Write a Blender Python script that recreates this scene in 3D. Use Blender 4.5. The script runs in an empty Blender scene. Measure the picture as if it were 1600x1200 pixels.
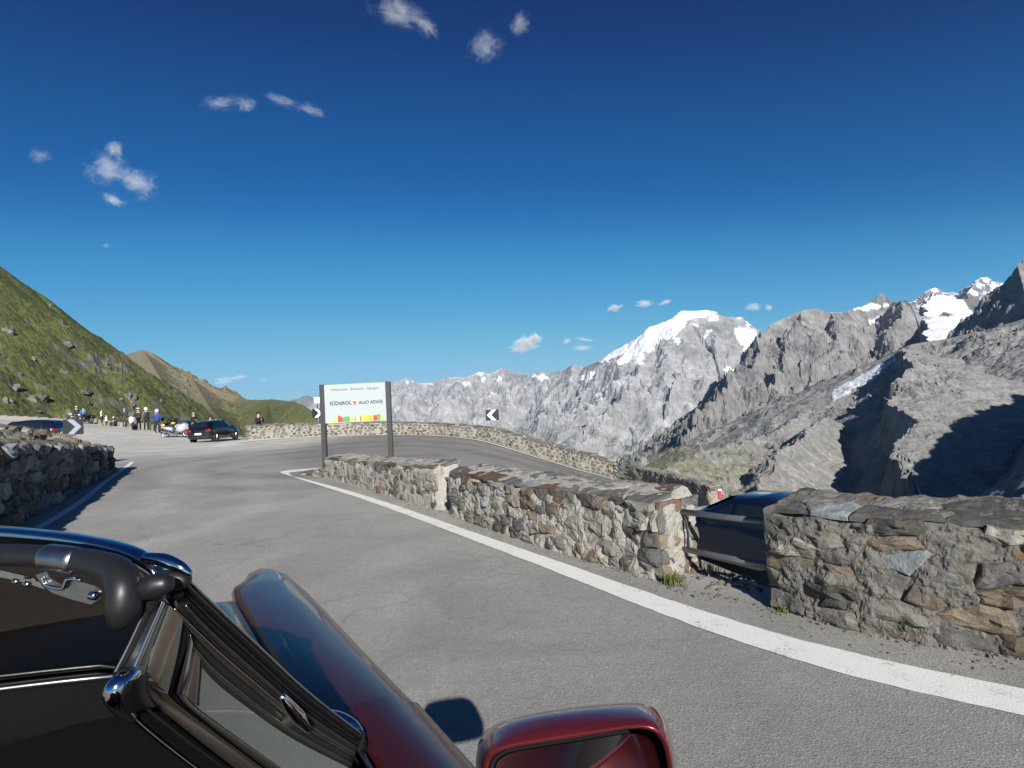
import bpy, bmesh, math, random
import numpy as np
from mathutils import Vector, Matrix, Euler
random.seed(7)
rng = np.random.default_rng(11)
R = math.radians
SC = bpy.context.scene
COL = SC.collection

# ------------------------------------------------------------ camera
CAM_H, FOC, PITCH, ROLL = 1.5, 900.0, 1.46, -2.8
cam_d = bpy.data.cameras.new('camera'); cam = bpy.data.objects.new('camera', cam_d); COL.objects.link(cam)
cam_d.sensor_width = 36.0; cam_d.lens = 36.0 * FOC / 1600.0
cam_d.clip_start = 0.02; cam_d.clip_end = 60000.0
CM = Matrix.Rotation(R(90 + PITCH), 3, 'X') @ Matrix.Rotation(R(ROLL), 3, 'Z')
cam.matrix_world = Matrix.Translation((0, 0, CAM_H)) @ CM.to_4x4()
SC.camera = cam

# ------------------------------------------------------------ sun, sky, exposure
SUN_AZ, SUN_EL = -12.0, 26.0        # light travels towards this azimuth (deg right of +Y)
Ld = Vector((math.sin(R(SUN_AZ)) * math.cos(R(SUN_EL)), math.cos(R(SUN_AZ)) * math.cos(R(SUN_EL)), -math.sin(R(SUN_EL))))
sl = bpy.data.lights.new('sun', 'SUN'); sl.energy = 4.6; sl.angle = R(0.53); sl.color = (1.0, 0.96, 0.90)
so = bpy.data.objects.new('sun', sl); COL.objects.link(so)
so.rotation_euler = Ld.to_track_quat('-Z', 'Y').to_euler(); so.location = (0, 0, 50)
W = bpy.data.worlds.new('World'); SC.world = W; W.use_nodes = True
wn, wl = W.node_tree.nodes, W.node_tree.links
wn.clear()
sky = wn.new('ShaderNodeTexSky'); sky.sky_type = 'NISHITA'; sky.sun_disc = False
sky.sun_elevation = R(SUN_EL); sky.sun_rotation = R(SUN_AZ + 180)
sky.altitude = 2700; sky.air_density = 1.0; sky.dust_density = 0.15; sky.ozone_density = 2.2
SKY_CURVE = [[(0, 0), (0.0625, 0.0004), (0.0714, 0.0006), (0.0861, 0.0008), (0.1203, 0.00433), (0.1691, 0.0206), (0.2862, 0.06199), (0.4272, 0.10939), (0.7388, 0.16648), (1.0, 0.1769)], [(0, 0), (0.1142, 0.0186), (0.1267, 0.02713), (0.1542, 0.04421), (0.2099, 0.0751), (0.2862, 0.14586), (0.4678, 0.23787), (0.6516, 0.29721), (0.9325, 0.34485), (1.0, 0.36579)], [(0, 0), (0.2183, 0.09259), (0.2463, 0.11922), (0.2967, 0.16673), (0.3889, 0.23574), (0.5104, 0.33376), (0.7208, 0.40063), (0.8517, 0.42595), (0.8917, 0.45217), (1.0, 0.4793)]]      # one tone curve for the whole sky (photographic response: deep blue overhead, cyan low down)
pre = wn.new('ShaderNodeVectorMath'); pre.operation = 'SCALE'; pre.inputs['Scale'].default_value = 1 / 12
crv = wn.new('ShaderNodeRGBCurve')
for ch, pts in enumerate(SKY_CURVE):
    cu = crv.mapping.curves[ch]
    cu.points[0].location = pts[0]; cu.points[1].location = pts[-1]
    for q in pts[1:-1]: cu.points.new(*q)
    for q in cu.points: q.handle_type = 'AUTO_CLAMPED'
crv.mapping.update()
post = wn.new('ShaderNodeVectorMath'); post.operation = 'SCALE'; post.inputs['Scale'].default_value = 12
bg = wn.new('ShaderNodeBackground'); bg.inputs[1].default_value = 1 / 12
wo = wn.new('ShaderNodeOutputWorld')
wl.new(sky.outputs[0], pre.inputs[0]); wl.new(pre.outputs[0], crv.inputs['Color']); wl.new(crv.outputs[0], post.inputs[0]); wl.new(post.outputs[0], bg.inputs[0]); wl.new(bg.outputs[0], wo.inputs[0])
SC.view_settings.view_transform = 'Standard'; SC.view_settings.look = 'None'
SC.view_settings.gamma = 1.0; SC.view_settings.use_curve_mapping = False
SC.view_settings.exposure = 0.75
SC.render.engine = 'CYCLES'
SC.cycles.max_bounces = 6; SC.cycles.diffuse_bounces = 2; SC.cycles.glossy_bounces = 3
SC.cycles.transparent_max_bounces = 12; SC.cycles.volume_bounces = 1
SC.cycles.use_denoising = True

# ------------------------------------------------------------ pixel helpers (design-time: photo pixel -> place in the world)
CM_np = np.array(CM)
def ray(px, py):
    v = CM @ Vector(((px - 800) / FOC, -(py - 600) / FOC, -1.0))
    return v
def U(px, py, d):            # point at depth d along the camera axis
    return Vector((0, 0, CAM_H)) + ray(px, py) * d
def G(px, py, z=0.0):        # point where the ray meets the height z
    v = ray(px, py)
    t = (z - CAM_H) / v.z
    return Vector((0, 0, CAM_H)) + v * t
def proj(X, Y, Z):           # arrays -> photo pixels
    q = np.stack([X, Y, Z - CAM_H], -1) @ CM_np
    d = np.maximum(-q[..., 2], 1e-3)
    return 800 + FOC * q[..., 0] / d, 600 - FOC * q[..., 1] / d

# ------------------------------------------------------------ noise
_P = np.random.default_rng(3).permutation(256).astype(np.int64)
_P = np.concatenate([_P, _P, _P])
_GR = np.random.default_rng(5).normal(size=(256, 3)); _GR /= np.linalg.norm(_GR, axis=1)[:, None]
def gn(x, y, z):
    x, y, z = np.broadcast_arrays(np.asarray(x, float), np.asarray(y, float), np.asarray(z, float))
    xi, yi, zi = np.floor(x).astype(np.int64), np.floor(y).astype(np.int64), np.floor(z).astype(np.int64)
    xf, yf, zf = x - xi, y - yi, z - zi
    xi &= 255; yi &= 255; zi &= 255
    u, v, w = [t * t * t * (t * (t * 6 - 15) + 10) for t in (xf, yf, zf)]
    def c(dx, dy, dz):
        g = _GR[_P[_P[_P[(xi + dx) & 255] + ((yi + dy) & 255)] + ((zi + dz) & 255)]]
        return g[..., 0] * (xf - dx) + g[..., 1] * (yf - dy) + g[..., 2] * (zf - dz)
    L = lambda a, b, t: a + (b - a) * t
    return L(L(L(c(0,0,0), c(1,0,0), u), L(c(0,1,0), c(1,1,0), u), v), L(L(c(0,0,1), c(1,0,1), u), L(c(0,1,1), c(1,1,1), u), v), w) * 1.6
def fbm(x, y, z, o=5, g=0.5, l=2.03):
    a, s, t = 1.0, 0.0, 0.0
    for i in range(o):
        s = s + a * gn(x, y, z); t += a; a *= g
        x, y, z = x * l + 7.3, y * l + 3.1, z * l + 1.7
    return s / t
def ridged(x, y, z, o=5, g=0.55, l=2.07):
    a, s, t = 1.0, 0.0, 0.0; w = 1.0
    for i in range(o):
        n = 1 - np.abs(gn(x, y, z)) * 1.3
        n = np.clip(n, 0, 1) ** 2 * w
        s = s + a * n; t += a; a *= g; w = np.clip(n * 1.6, 0, 1)
        x, y, z = x * l + 5.3, y * l + 9.1, z * l + 2.7
    return s / t
def ss(a, b, x):
    t = np.clip((np.asarray(x, float) - a) / (b - a), 0, 1); return t * t * (3 - 2 * t)

# ------------------------------------------------------------ meshes, objects
def np_mesh(name, V, F, smooth=False):
    V = np.asarray(V, np.float32); F = np.asarray(F, np.int32)
    me = bpy.data.meshes.new(name)
    k = F.shape[1]
    me.vertices.add(len(V)); me.vertices.foreach_set('co', V.ravel())
    me.loops.add(F.size); me.loops.foreach_set('vertex_index', F.ravel())
    me.polygons.add(len(F)); me.polygons.foreach_set('loop_start', np.arange(0, F.size, k, dtype=np.int32))
    me.polygons.foreach_set('loop_total', np.full(len(F), k, np.int32))
    me.polygons.foreach_set('use_smooth', np.full(len(F), smooth, bool))
    me.update(calc_edges=True); me.validate()
    return me
def grid_faces(nu, nv):      # vertex index = i*nv + j
    i, j = np.meshgrid(np.arange(nu - 1), np.arange(nv - 1), indexing='ij')
    a = (i * nv + j).ravel()
    return np.stack([a, a + nv, a + nv + 1, a + 1], 1)
def set_col(me, rgb, name='Col'):
    at = me.color_attributes.new(name, 'FLOAT_COLOR', 'POINT')
    c = np.ones((len(me.vertices), 4), np.float32); c[:, :3] = rgb
    at.data.foreach_set('color', c.ravel())
def link(name, me, mat=None, parent=None, loc=None, kind=None):
    o = bpy.data.objects.new(name, me); COL.objects.link(o)
    if mat is not None and me is not None and not me.materials:
        for m in (mat if isinstance(mat, (list, tuple)) else [mat]): me.materials.append(m)
    if loc is not None: o.location = loc
    if parent is not None: o.parent = parent
    if kind: o['kind'] = kind
    return o
def thing(name, label, cat, loc=(0, 0, 0), rz=0.0, group=None):
    o = bpy.data.objects.new(name, None); COL.objects.link(o)
    o.location = loc; o.rotation_euler = (0, 0, rz); o.empty_display_size = 0.2
    return tag(o, label, cat, group)
def tag(o, label, cat, group=None):
    o['label'] = label; o['category'] = cat
    if group: o['group'] = group
    return o
def bm_mesh(name, bm, smooth=False):
    me = bpy.data.meshes.new(name); bm.normal_update(); bm.to_mesh(me); bm.free()
    if smooth:
        me.polygons.foreach_set('use_smooth', np.ones(len(me.polygons), bool))
    return me
def bevel_all(bm, w, seg=2):
    bmesh.ops.bevel(bm, geom=list(bm.edges), offset=w, segments=seg, affect='EDGES', profile=0.5)
def box_bm(sx, sy, sz, c=(0, 0, 0), bev=0.0, rot=None, bm=None):
    b = bmesh.new()
    bmesh.ops.create_cube(b, size=1.0, matrix=Matrix.Diagonal((sx, sy, sz, 1)))
    if bev: bevel_all(b, bev, 2)
    M = Matrix.Translation(c)
    if rot is not None: M = M @ rot.to_4x4()
    bmesh.ops.transform(b, matrix=M, verts=b.verts)
    if bm is None: return b
    me = bpy.data.meshes.new('t'); b.to_mesh(me); b.free(); bm.from_mesh(me); bpy.data.meshes.remove(me)
    return bm
def tube(bm, pts, r, seg=8, caps=True, prof=None, up=None):
    """sweep a round (or given 2-D profile) section along pts; r scalar or list"""
    pts = [Vector(p) for p in pts]; n = len(pts)
    rr = r if isinstance(r, (list, tuple)) else [r] * n
    prev = None; rings = []
    for i, p in enumerate(pts):
        t = (pts[min(i + 1, n - 1)] - pts[max(i - 1, 0)]).normalized()
        if prev is None:
            a = Vector(up) if up is not None else (Vector((0, 0, 1)) if abs(t.z) < 0.9 else Vector((1, 0, 0)))
        else: a = prev
        a = (a - t * a.dot(t)).normalized(); b = t.cross(a); prev = a
        if prof is None:
            ring = [bm.verts.new(p + (a * math.cos(k * 2 * math.pi / seg) + b * math.sin(k * 2 * math.pi / seg)) * rr[i]) for k in range(seg)]
        else:
            ring = [bm.verts.new(p + (a * q[1] + b * q[0]) * rr[i]) for q in prof]
        rings.append(ring)
    m = len(rings[0])
    for i in range(n - 1):
        for k in range(m):
            f = bm.faces.new((rings[i][k], rings[i][(k + 1) % m], rings[i + 1][(k + 1) % m], rings[i + 1][k])); f.smooth = True
    if caps:
        bm.faces.new(rings[0][::-1]); bm.faces.new(rings[-1])
    return rings
def lathe(bm, prof, seg=24, axis='Y', c=(0, 0, 0)):
    """prof = [(radius, offset along axis)]"""
    rings = []
    for (r, h) in prof:
        ring = []
        for k in range(seg):
            a = 2 * math.pi * k / seg; u, v = r * math.cos(a), r * math.sin(a)
            p = {'Y': (u, h, v), 'X': (h, u, v), 'Z': (u, v, h)}[axis]
            ring.append(bm.verts.new(Vector(p) + Vector(c)))
        rings.append(ring)
    for i in range(len(rings) - 1):
        for k in range(seg):
            f = bm.faces.new((rings[i][k], rings[i][(k + 1) % seg], rings[i + 1][(k + 1) % seg], rings[i + 1][k])); f.smooth = True
    return rings
def prism(bm, poly, depth, M=None):
    """poly in XZ, extruded along +Y by depth"""
    a = [bm.verts.new((x, 0, z)) for x, z in poly]; b = [bm.verts.new((x, depth, z)) for x, z in poly]
    n = len(poly); vs = a + b
    fs = [bm.faces.new(a), bm.faces.new(b[::-1])]
    for i in range(n): fs.append(bm.faces.new((a[i], b[i], b[(i + 1) % n], a[(i + 1) % n])))
    if M is not None: bmesh.ops.transform(bm, matrix=M, verts=vs)
    return vs
def spline(pts, n, closed=False):
    """Catmull-Rom through pts (tuples or Vectors), n samples"""
    P = [Vector(p) for p in pts]; m = len(P); out = []
    for k in range(n):
        u = k / (n - 1) * (m - 1); i = min(int(u), m - 2); t = u - i
        p0 = P[max(i - 1, 0)]; p1 = P[i]; p2 = P[i + 1]; p3 = P[min(i + 2, m - 1)]
        out.append(0.5 * ((2 * p1) + (p2 - p0) * t + (2 * p0 - 5 * p1 + 4 * p2 - p3) * t * t + (3 * p1 - p0 - 3 * p2 + p3) * t ** 3))
    return out

# ------------------------------------------------------------ materials
def new_mat(name):
    m = bpy.data.materials.new(name); m.use_nodes = True
    nt = m.node_tree; b = nt.nodes['Principled BSDF']
    return m, nt, b
def N(nt, t, **kw):
    n = nt.nodes.new(t)
    for k, v in kw.items(): setattr(n, k, v)
    return n
def mixc(nt, fac, a, b, mode='MIX'):
    n = N(nt, 'ShaderNodeMix', data_type='RGBA', blend_type=mode)
    for s, v in ((n.inputs[0], fac), (n.inputs[6], a), (n.inputs[7], b)):
        if hasattr(v, 'links') or isinstance(v, bpy.types.NodeSocket): nt.links.new(v, s)
        else: s.default_value = v if not isinstance(v, tuple) else (*v, 1)[:4]
    return n.outputs[2]
def noise(nt, scale, detail=4, rough=0.55, co=None, dist=0.0):
    n = N(nt, 'ShaderNodeTexNoise'); n.inputs['Scale'].default_value = scale
    n.inputs['Detail'].default_value = detail; n.inputs['Roughness'].default_value = rough; n.inputs['Distortion'].default_value = dist
    if co is not None: nt.links.new(co, n.inputs['Vector'])
    return n.outputs[0]
def ramp(nt, fac, stops):
    n = N(nt, 'ShaderNodeValToRGB'); nt.links.new(fac, n.inputs[0])
    e = n.color_ramp.elements
    e[0].position, e[0].color = stops[0][0], (*stops[0][1], 1) if isinstance(stops[0][1], tuple) else (stops[0][1],) * 3 + (1,)
    e[1].position, e[1].color = stops[-1][0], (*stops[-1][1], 1) if isinstance(stops[-1][1], tuple) else (stops[-1][1],) * 3 + (1,)
    for p, c in stops[1:-1]:
        q = e.new(p); q.color = (*c, 1) if isinstance(c, tuple) else (c, c, c, 1)
    return n.outputs[0]
def bump(nt, h, bsdf, strength=0.5, dist=0.01, prev=None):
    n = N(nt, 'ShaderNodeBump'); n.inputs['Strength'].default_value = strength; n.inputs['Distance'].default_value = dist
    nt.links.new(h, n.inputs['Height'])
    if prev is not None: nt.links.new(prev, n.inputs['Normal'])
    nt.links.new(n.outputs[0], bsdf.inputs['Normal'])
    return n.outputs[0]
def coords(nt, world=True):
    if world: return N(nt, 'ShaderNodeNewGeometry').outputs['Position']
    return N(nt, 'ShaderNodeTexCoord').outputs['Object']
def simple(name, col, rough=0.5, metal=0.0, coat=0.0, spec=0.5, var=0.0, vscale=20.0):
    m, nt, b = new_mat(name)
    b.inputs['Roughness'].default_value = rough; b.inputs['Metallic'].default_value = metal
    b.inputs['Coat Weight'].default_value = coat; b.inputs['Coat Roughness'].default_value = 0.03
    b.inputs['Specular IOR Level'].default_value = spec
    b.inputs['Base Color'].default_value = (*col, 1)
    if var:
        n = noise(nt, vscale, 4, 0.6, coords(nt, False))
        c = mixc(nt, n, tuple(x * (1 - var) for x in col), tuple(min(1, x * (1 + var)) for x in col))
        nt.links.new(c, b.inputs['Base Color'])
    return m
# ============================================================ mountains
def crest_field(X, Y, crests):
    """height of the highest of several sloping ridges; also plan distance and distance along the winning ridge"""
    best = np.full(X.shape, -1e9); bd = np.zeros(X.shape); bs = np.zeros(X.shape)
    for ci, (pts, pr) in enumerate(crests):
        s0 = ci * 1371.0; (s1, k, s2), (r1, rk, r2) = pr[:3], (pr[3:] or pr[:3])
        for a, b in zip(pts[:-1], pts[1:]):
            ex, ey = b[0] - a[0], b[1] - a[1]; l2 = ex * ex + ey * ey + 1e-9; l = math.sqrt(l2)
            t = np.clip(((X - a[0]) * ex + (Y - a[1]) * ey) / l2, 0, 1)
            d = np.hypot(X - a[0] - ex * t, Y - a[1] - ey * t)
            fall = s2 * d + (s1 - s2) * k * (1 - np.exp(-d / k))
            if pr[3:]:
                rt = ex * (Y - a[1]) - ey * (X - a[0]) < 0
                fall = np.where(rt, r2 * d + (r1 - r2) * rk * (1 - np.exp(-d / rk)), fall)
            h = a[2] + (b[2] - a[2]) * t - fall
            m = h > best
            best[m] = h[m]; bd[m] = d[m]; bs[m] = (s0 + l * t)[m]
            s0 += l
    return best, bd, bs
def warped_field(X, Y, cr, w, lam, keep, nsky=1):
    """the first nsky ridges keep their drawn skyline; spurs and flanks are bent by noise"""
    wx = w * fbm(X / lam, Y / lam, 0.3, 5, .55); wy = w * fbm(X / lam, Y / lam, 9.7, 5, .55)
    hs, ds, s_ = crest_field(X, Y, cr[:nsky])
    k = ss(keep * .1, keep, ds)
    h, d, s = crest_field(X + wx * k, Y + wy * k, cr)
    return h, ds, d, s
def crest(*pd):
    return [tuple(U(px, py, d)) for px, py, d in pd]
def poly_mask(px, py, poly):
    x, y = np.asarray(px), np.asarray(py); inside = np.zeros(x.shape, bool)
    n = len(poly); j = n - 1
    for i in range(n):
        xi, yi = poly[i]; xj, yj = poly[j]
        c = ((yi > y) != (yj > y)) & (x < (xj - xi) * (y - yi) / (yj - yi + 1e-9) + xi)
        inside ^= c; j = i
    return inside
def heightfield(name, th, nth, rr, fn, mat, lab=None):
    t = np.linspace(R(th[0]), R(th[1]), nth); r = np.asarray(rr)
    T, Q = np.meshgrid(t, r, indexing='ij')
    X, Y = Q * np.sin(T), Q * np.cos(T)
    Z, colfn = fn(X, Y)
    dx = np.gradient(Z, axis=0) / np.maximum(np.gradient(T, axis=0) * Q, 1e-6); dr = np.gradient(Z, axis=1) / np.gradient(Q, axis=1)
    slope = np.hypot(dx, dr)
    px, py = proj(X, Y, Z)
    rgb = colfn(X, Y, Z, slope, px, py)
    me = np_mesh(name, np.stack([X, Y, Z], -1).reshape(-1, 3), grid_faces(nth, len(r))[:, ::-1], False)
    set_col(me, rgb.reshape(-1, 3))
    return link(name, me, mat, kind='structure')

def terrain_mat(name, s1, s2, bstr, bdist, rough=0.95):
    m, nt, b = new_mat(name); co = coords(nt)
    a = N(nt, 'ShaderNodeAttribute', attribute_name='Col').outputs['Color']
    n1 = noise(nt, s1, 8, 0.7, co); n2 = noise(nt, s2, 6, 0.7, co, 1.0)
    v = ramp(nt, n1, [(0.3, 0.62), (0.7, 1.25)])
    c = mixc(nt, 1.0, a, v, 'MULTIPLY')
    v2 = ramp(nt, n2, [(0.35, 0.75), (0.65, 1.15)])
    c = mixc(nt, 0.8, c, v2, 'MULTIPLY')
    nt.links.new(c, b.inputs['Base Color']); b.inputs['Roughness'].default_value = rough; b.inputs['Specular IOR Level'].default_value = 0.15
    bump(nt, n1, b, bstr, bdist)
    return m
M_FAR = terrain_mat('far_rock', 0.006, 0.02, 0.5, 30.0)
M_MID = terrain_mat('mid_rock', 0.012, 0.05, 0.8, 14.0)
M_NEAR = terrain_mat('near_rock', 0.05, 0.2, 0.7, 4.0)
M_HILL = terrain_mat('alpine_grass', 0.35, 1.6, 0.8, .7)
def lerp(a, b, t): return a + (b - a) * t[..., None] if hasattr(t, 'shape') else a + (b - a) * t
C = lambda *a: np.array(a, float)
SNOW = C(.86, .88, .92)

# ---- snow-capped massif with the long far ridge to its left
def f_massif(X, Y):
    cr = [
     (crest((430,660,8200),(520,615,8000),(560,602,7800),(609,598,7600),(634,590,7500),(651,597,7400),(670,598,7400),(703,589,7300),(722,589,7300),(736,585,7300),(750,581,7300),(764,584,7300),(785,574,7400),(802,580,7200),(830,585,7000),(843,580,6900),(858,582,6800),(884,576,6600),(896,569,6500),(912,574,6400),(937,563,6100),(953,551,5900),(970,542,5800),(1004,524,5600),(1014,511,5600),(1032,505,5550),(1050,497,5500),(1060,488,5500),(1068,485,5500),(1086,486,5500),(1104,484,5500),(1118,487,5500),(1130,494,5500),(1150,496,5450),(1158,495,5450),(1172,506,5400),(1182,514,5400),(1196,519,5400),(1240,545,5300),(1330,570,5200)), (1.05, 900, .62)),
     (crest((1010,514,5600),(1000,560,5200),(985,590,4900),(950,640,4500),(915,690,4100),(880,740,3800)), (.85, 400, .6)),
     (crest((1070,500,5450),(1062,560,5050),(1048,620,4600),(1030,680,4200),(1005,740,3800)), (.8, 400, .6)),
     (crest((1120,500,5450),(1130,570,4950),(1120,640,4500),(1090,700,4100)), (.85, 400, .6)),
     (crest((896,571,6500),(875,610,5900),(845,650,5400),(820,700,4800)), (.8, 500, .55)),
     (crest((937,565,6100),(920,610,5500),(900,650,5000)), (.8, 500, .55)),
     (crest((785,576,7400),(775,612,6700),(765,650,6000),(760,700,5300)), (.8, 500, .55)),
     (crest((722,590,7300),(705,625,6600),(690,665,5900)), (.8, 500, .55)),
     (crest((634,592,7500),(645,625,6800),(640,670,6000)), (.8, 500, .55)),
     (crest((560,603,7800),(570,640,6800),(575,680,6000)), (.8, 500, .55)),
    ]
    h, d0, d1, s1 = warped_field(X, Y, cr, 330, 800, 450)
    g = ridged(s1 / 150, d1 / 1500, h / 2000, 5)
    rg = ridged(X / 420, Y / 420, h / 500, 6)
    fine = fbm(X / 45, Y / 45, h / 45, 4, .6)
    h = h + (rg - .45) * 125 * ss(20, 500, d0) + (g - .45) * 120 * ss(10, 350, d0) + fine * (11 + 13 * ss(0, 100, d0))
    h = np.maximum(h, -1050 + .42 * np.clip(np.hypot(X, Y) - 3000, 0, 1300) - .5 * np.maximum(np.hypot(X, Y) - 5000, 0) + 90 * fbm(X / 500, Y / 500, 4.4, 5))
    def colf(X, Y, Z, sl, px, py):
        n = fbm(X / 300, Y / 300, Z / 120, 6, .6); n2 = fbm(X / 60, Y / 60, Z / 30, 5, .6)
        rock = lerp(C(.205,.206,.212), C(.345,.34,.342), np.clip(.5 + .8 * n + .35 * n2, 0, 1))
        scree = C(.425,.425,.43)
        c = lerp(rock, scree, ss(.95, .5, sl + .3 * n2) * .8)
        st = gn((Z + .25 * X) / 34, X / 900, Y / 900); c = c * (1 + .13 * st)[..., None]
        strk = gn(s1 / 55, d1 / 900, 2.0) + .6 * gn(s1 / 22, d1 / 500, 5.0)
        c = c * (1 + .16 * strk)[..., None]
        c = lerp(c, C(.50,.49,.475), ss(.25, .5, fbm(X / 260, Y / 260, Z / 700 + 3, 4)) * ss(500, 100, Z) * .55)
        gr = ss(-180, -420, Z + 160 * n) * ss(1.1, .7, sl + .3 * n2)
        c = lerp(c, C(.075,.095,.05), np.clip(gr, 0, 1) * .85)
        wx = px + 9 * n2 + 4 * n; wy = py + 7 * fbm(X / 80, Y / 80, Z / 40 + 9, 4, .6)
        cap = [(930,562),(945,556),(972,541),(1004,522),(1014,509),(1032,503),(1050,495),(1060,484),(1086,480),(1104,478),(1122,487),(1104,494),(1088,498),(1074,502),(1070,510),(1062,518),(1056,527),(1044,530),(1030,530),(1022,540),(1018,550),(1006,548),(996,553),(984,566),(972,570),(965,568),(975,552),(958,560),(940,566)]
        snow = poly_mask(wx, wy, cap)
        band = [(1146,516),(1160,511),(1180,514),(1182,523),(1180,530),(1184,540),(1178,552),(1172,566),(1160,560),(1162,540),(1152,530)]
        snow |= poly_mask(wx, wy, band)
        for ex, ey, a, b in ((1114,498,8,4.5),(1108,517,6,3),(1104,524,4,2),(1156,496,6,3),(1085,507,5,2),(1057,533,4,5),(1140,580,9,6),(1172,504,8,3),(751,583,4,3.5),(779,592,5,2.5),(725,600,6,2),(755,593,3,3),(847,590,9,3.5),(838,588,6,2),(672,600,4,1.5),(936,618,5,6),(925,586,6,6),(640,596,5,1.5),(912,590,4,5),(1000,560,6,10)):
            snow |= ((wx - ex) / a) ** 2 + ((wy - ey) / b) ** 2 < 1
        snow |= (n2 > .5) & (Z > 830) & (sl < 1.1) & (px > 990)
        c[snow] = SNOW * (0.93 + .1 * n2[snow])[:, None]
        return np.clip(c, 0.02, .92)
    return h, colf
rm = np.concatenate([np.linspace(2900, 6600, 370), np.linspace(6610, 9800, 130)])
heightfield('snow_capped_massif', (-26, 33), 760, rm, f_massif, M_FAR)

# ---- dark pyramid of bare rock
def f_pyramid(X, Y):
    cr = [
     (crest((1200,516,3200),(1203,507,3250),(1225,497,3300),(1250,485,3300),(1262,483,3300),(1276,481,3300),(1294,487,3300),(1308,488,3350),(1320,487,3400),(1337,481,3500),(1348,479,3550),(1358,472,3600),(1368,464,3600),(1376,458,3600),(1383,462,3600),(1394,470,3550),(1403,472,3500),(1415,468,3420),(1423,475,3380),(1430,490,3320),(1438,512,3200),(1447,534,3050)), (1.9, 350, .75)),
     (crest((1203,509,3250),(1190,530,3050),(1170,555,2850),(1145,590,2600),(1110,640,2300),(1072,683,2050),(1040,712,1880),(1005,728,1750)), (1.35, 200, .75)),
     (crest((1252,487,3300),(1240,530,3000),(1215,580,2750),(1190,630,2500),(1160,670,2250),(1120,700,2050)), (1.2, 200, .75)),
     (crest((1300,488,3300),(1298,540,3000),(1285,590,2750),(1262,625,2550)), (1.2, 200, .75)),
     (crest((1408,470,3400),(1396,520,3100),(1375,560,2850),(1335,590,2650)), (1.2, 200, .75)),
    ]
    h, d0, d1, s1 = warped_field(X, Y, cr, 170, 330, 150, 1)
    st = h + .35 * X + .2 * Y
    g = ridged(s1 / 65, d1 / 700, h / 900, 5)
    rg = ridged(X / 190, Y / 190, h / 200, 6)
    strata = gn(st / 28, X / 900, Y / 900) + .6 * gn(st / 11, X / 400, Y / 400)
    fine = fbm(X / 18, Y / 18, h / 18, 4, .6)
    h = h + (rg - .45) * 80 * ss(8, 200, d0) + (g - .45) * 60 * ss(5, 160, d0) + strata * 11 * ss(5, 80, d0) + fine * (7 + 11 * ss(0, 60, d0))
    fl = -330 + 40 * fbm(X / 200, Y / 200, 4.4, 4) - 1000 * ss(R(15), R(9), np.arctan2(X, Y))
    h = np.maximum(h, fl)
    def colf(X, Y, Z, sl, px, py):
        n = fbm(X / 150, Y / 150, Z / 70, 6, .6); n2 = fbm(X / 25, Y / 25, Z / 14, 5, .6)
        sn = gn((Z + .35 * X + .2 * Y) / 22, X / 700, Y / 700)
        rock = lerp(C(.115,.115,.118), C(.285,.275,.266), np.clip(.5 + .75 * n + .35 * n2 + .32 * sn, 0, 1))
        c = rock * (1 + .2 * gn(s1 / 26, d1 / 450, 2.0) + .12 * gn(s1 / 9, d1 / 200, 4.0))[..., None]
        c = lerp(c, C(.36,.35,.34), ss(1.0, .45, sl + .3 * n2) * .7)
        gr = ss(60, -140, Z + 70 * n) * ss(1.5, .9, sl + .3 * n2)
        c = lerp(c, C(.13,.135,.075), np.clip(gr, 0, 1) * .55)
        wx = px + 4 * n2; wy = py + 4 * fbm(X / 30, Y / 30, Z / 20 + 9, 4, .6)
        snow = np.zeros(px.shape, bool)
        for ex, ey, a, b in ((1338,480,5,3),(1350,481,10,4),(1366,478,12,4),(1384,477,5,2),(1367,502,5,2.5),(1360,503,3,3),(1372,498,4,1.5),(1300,487,2,2)):
            snow |= ((wx - ex) / a) ** 2 + ((wy - ey) / b) ** 2 < 1
        c[snow] = SNOW * .95
        return np.clip(c, .02, .92)
    return h, colf
heightfield('bare_rock_pyramid', (3, 40), 680, np.concatenate([np.linspace(1650, 4500, 460), np.linspace(4520, 5200, 30)]), f_pyramid, M_MID)

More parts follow.
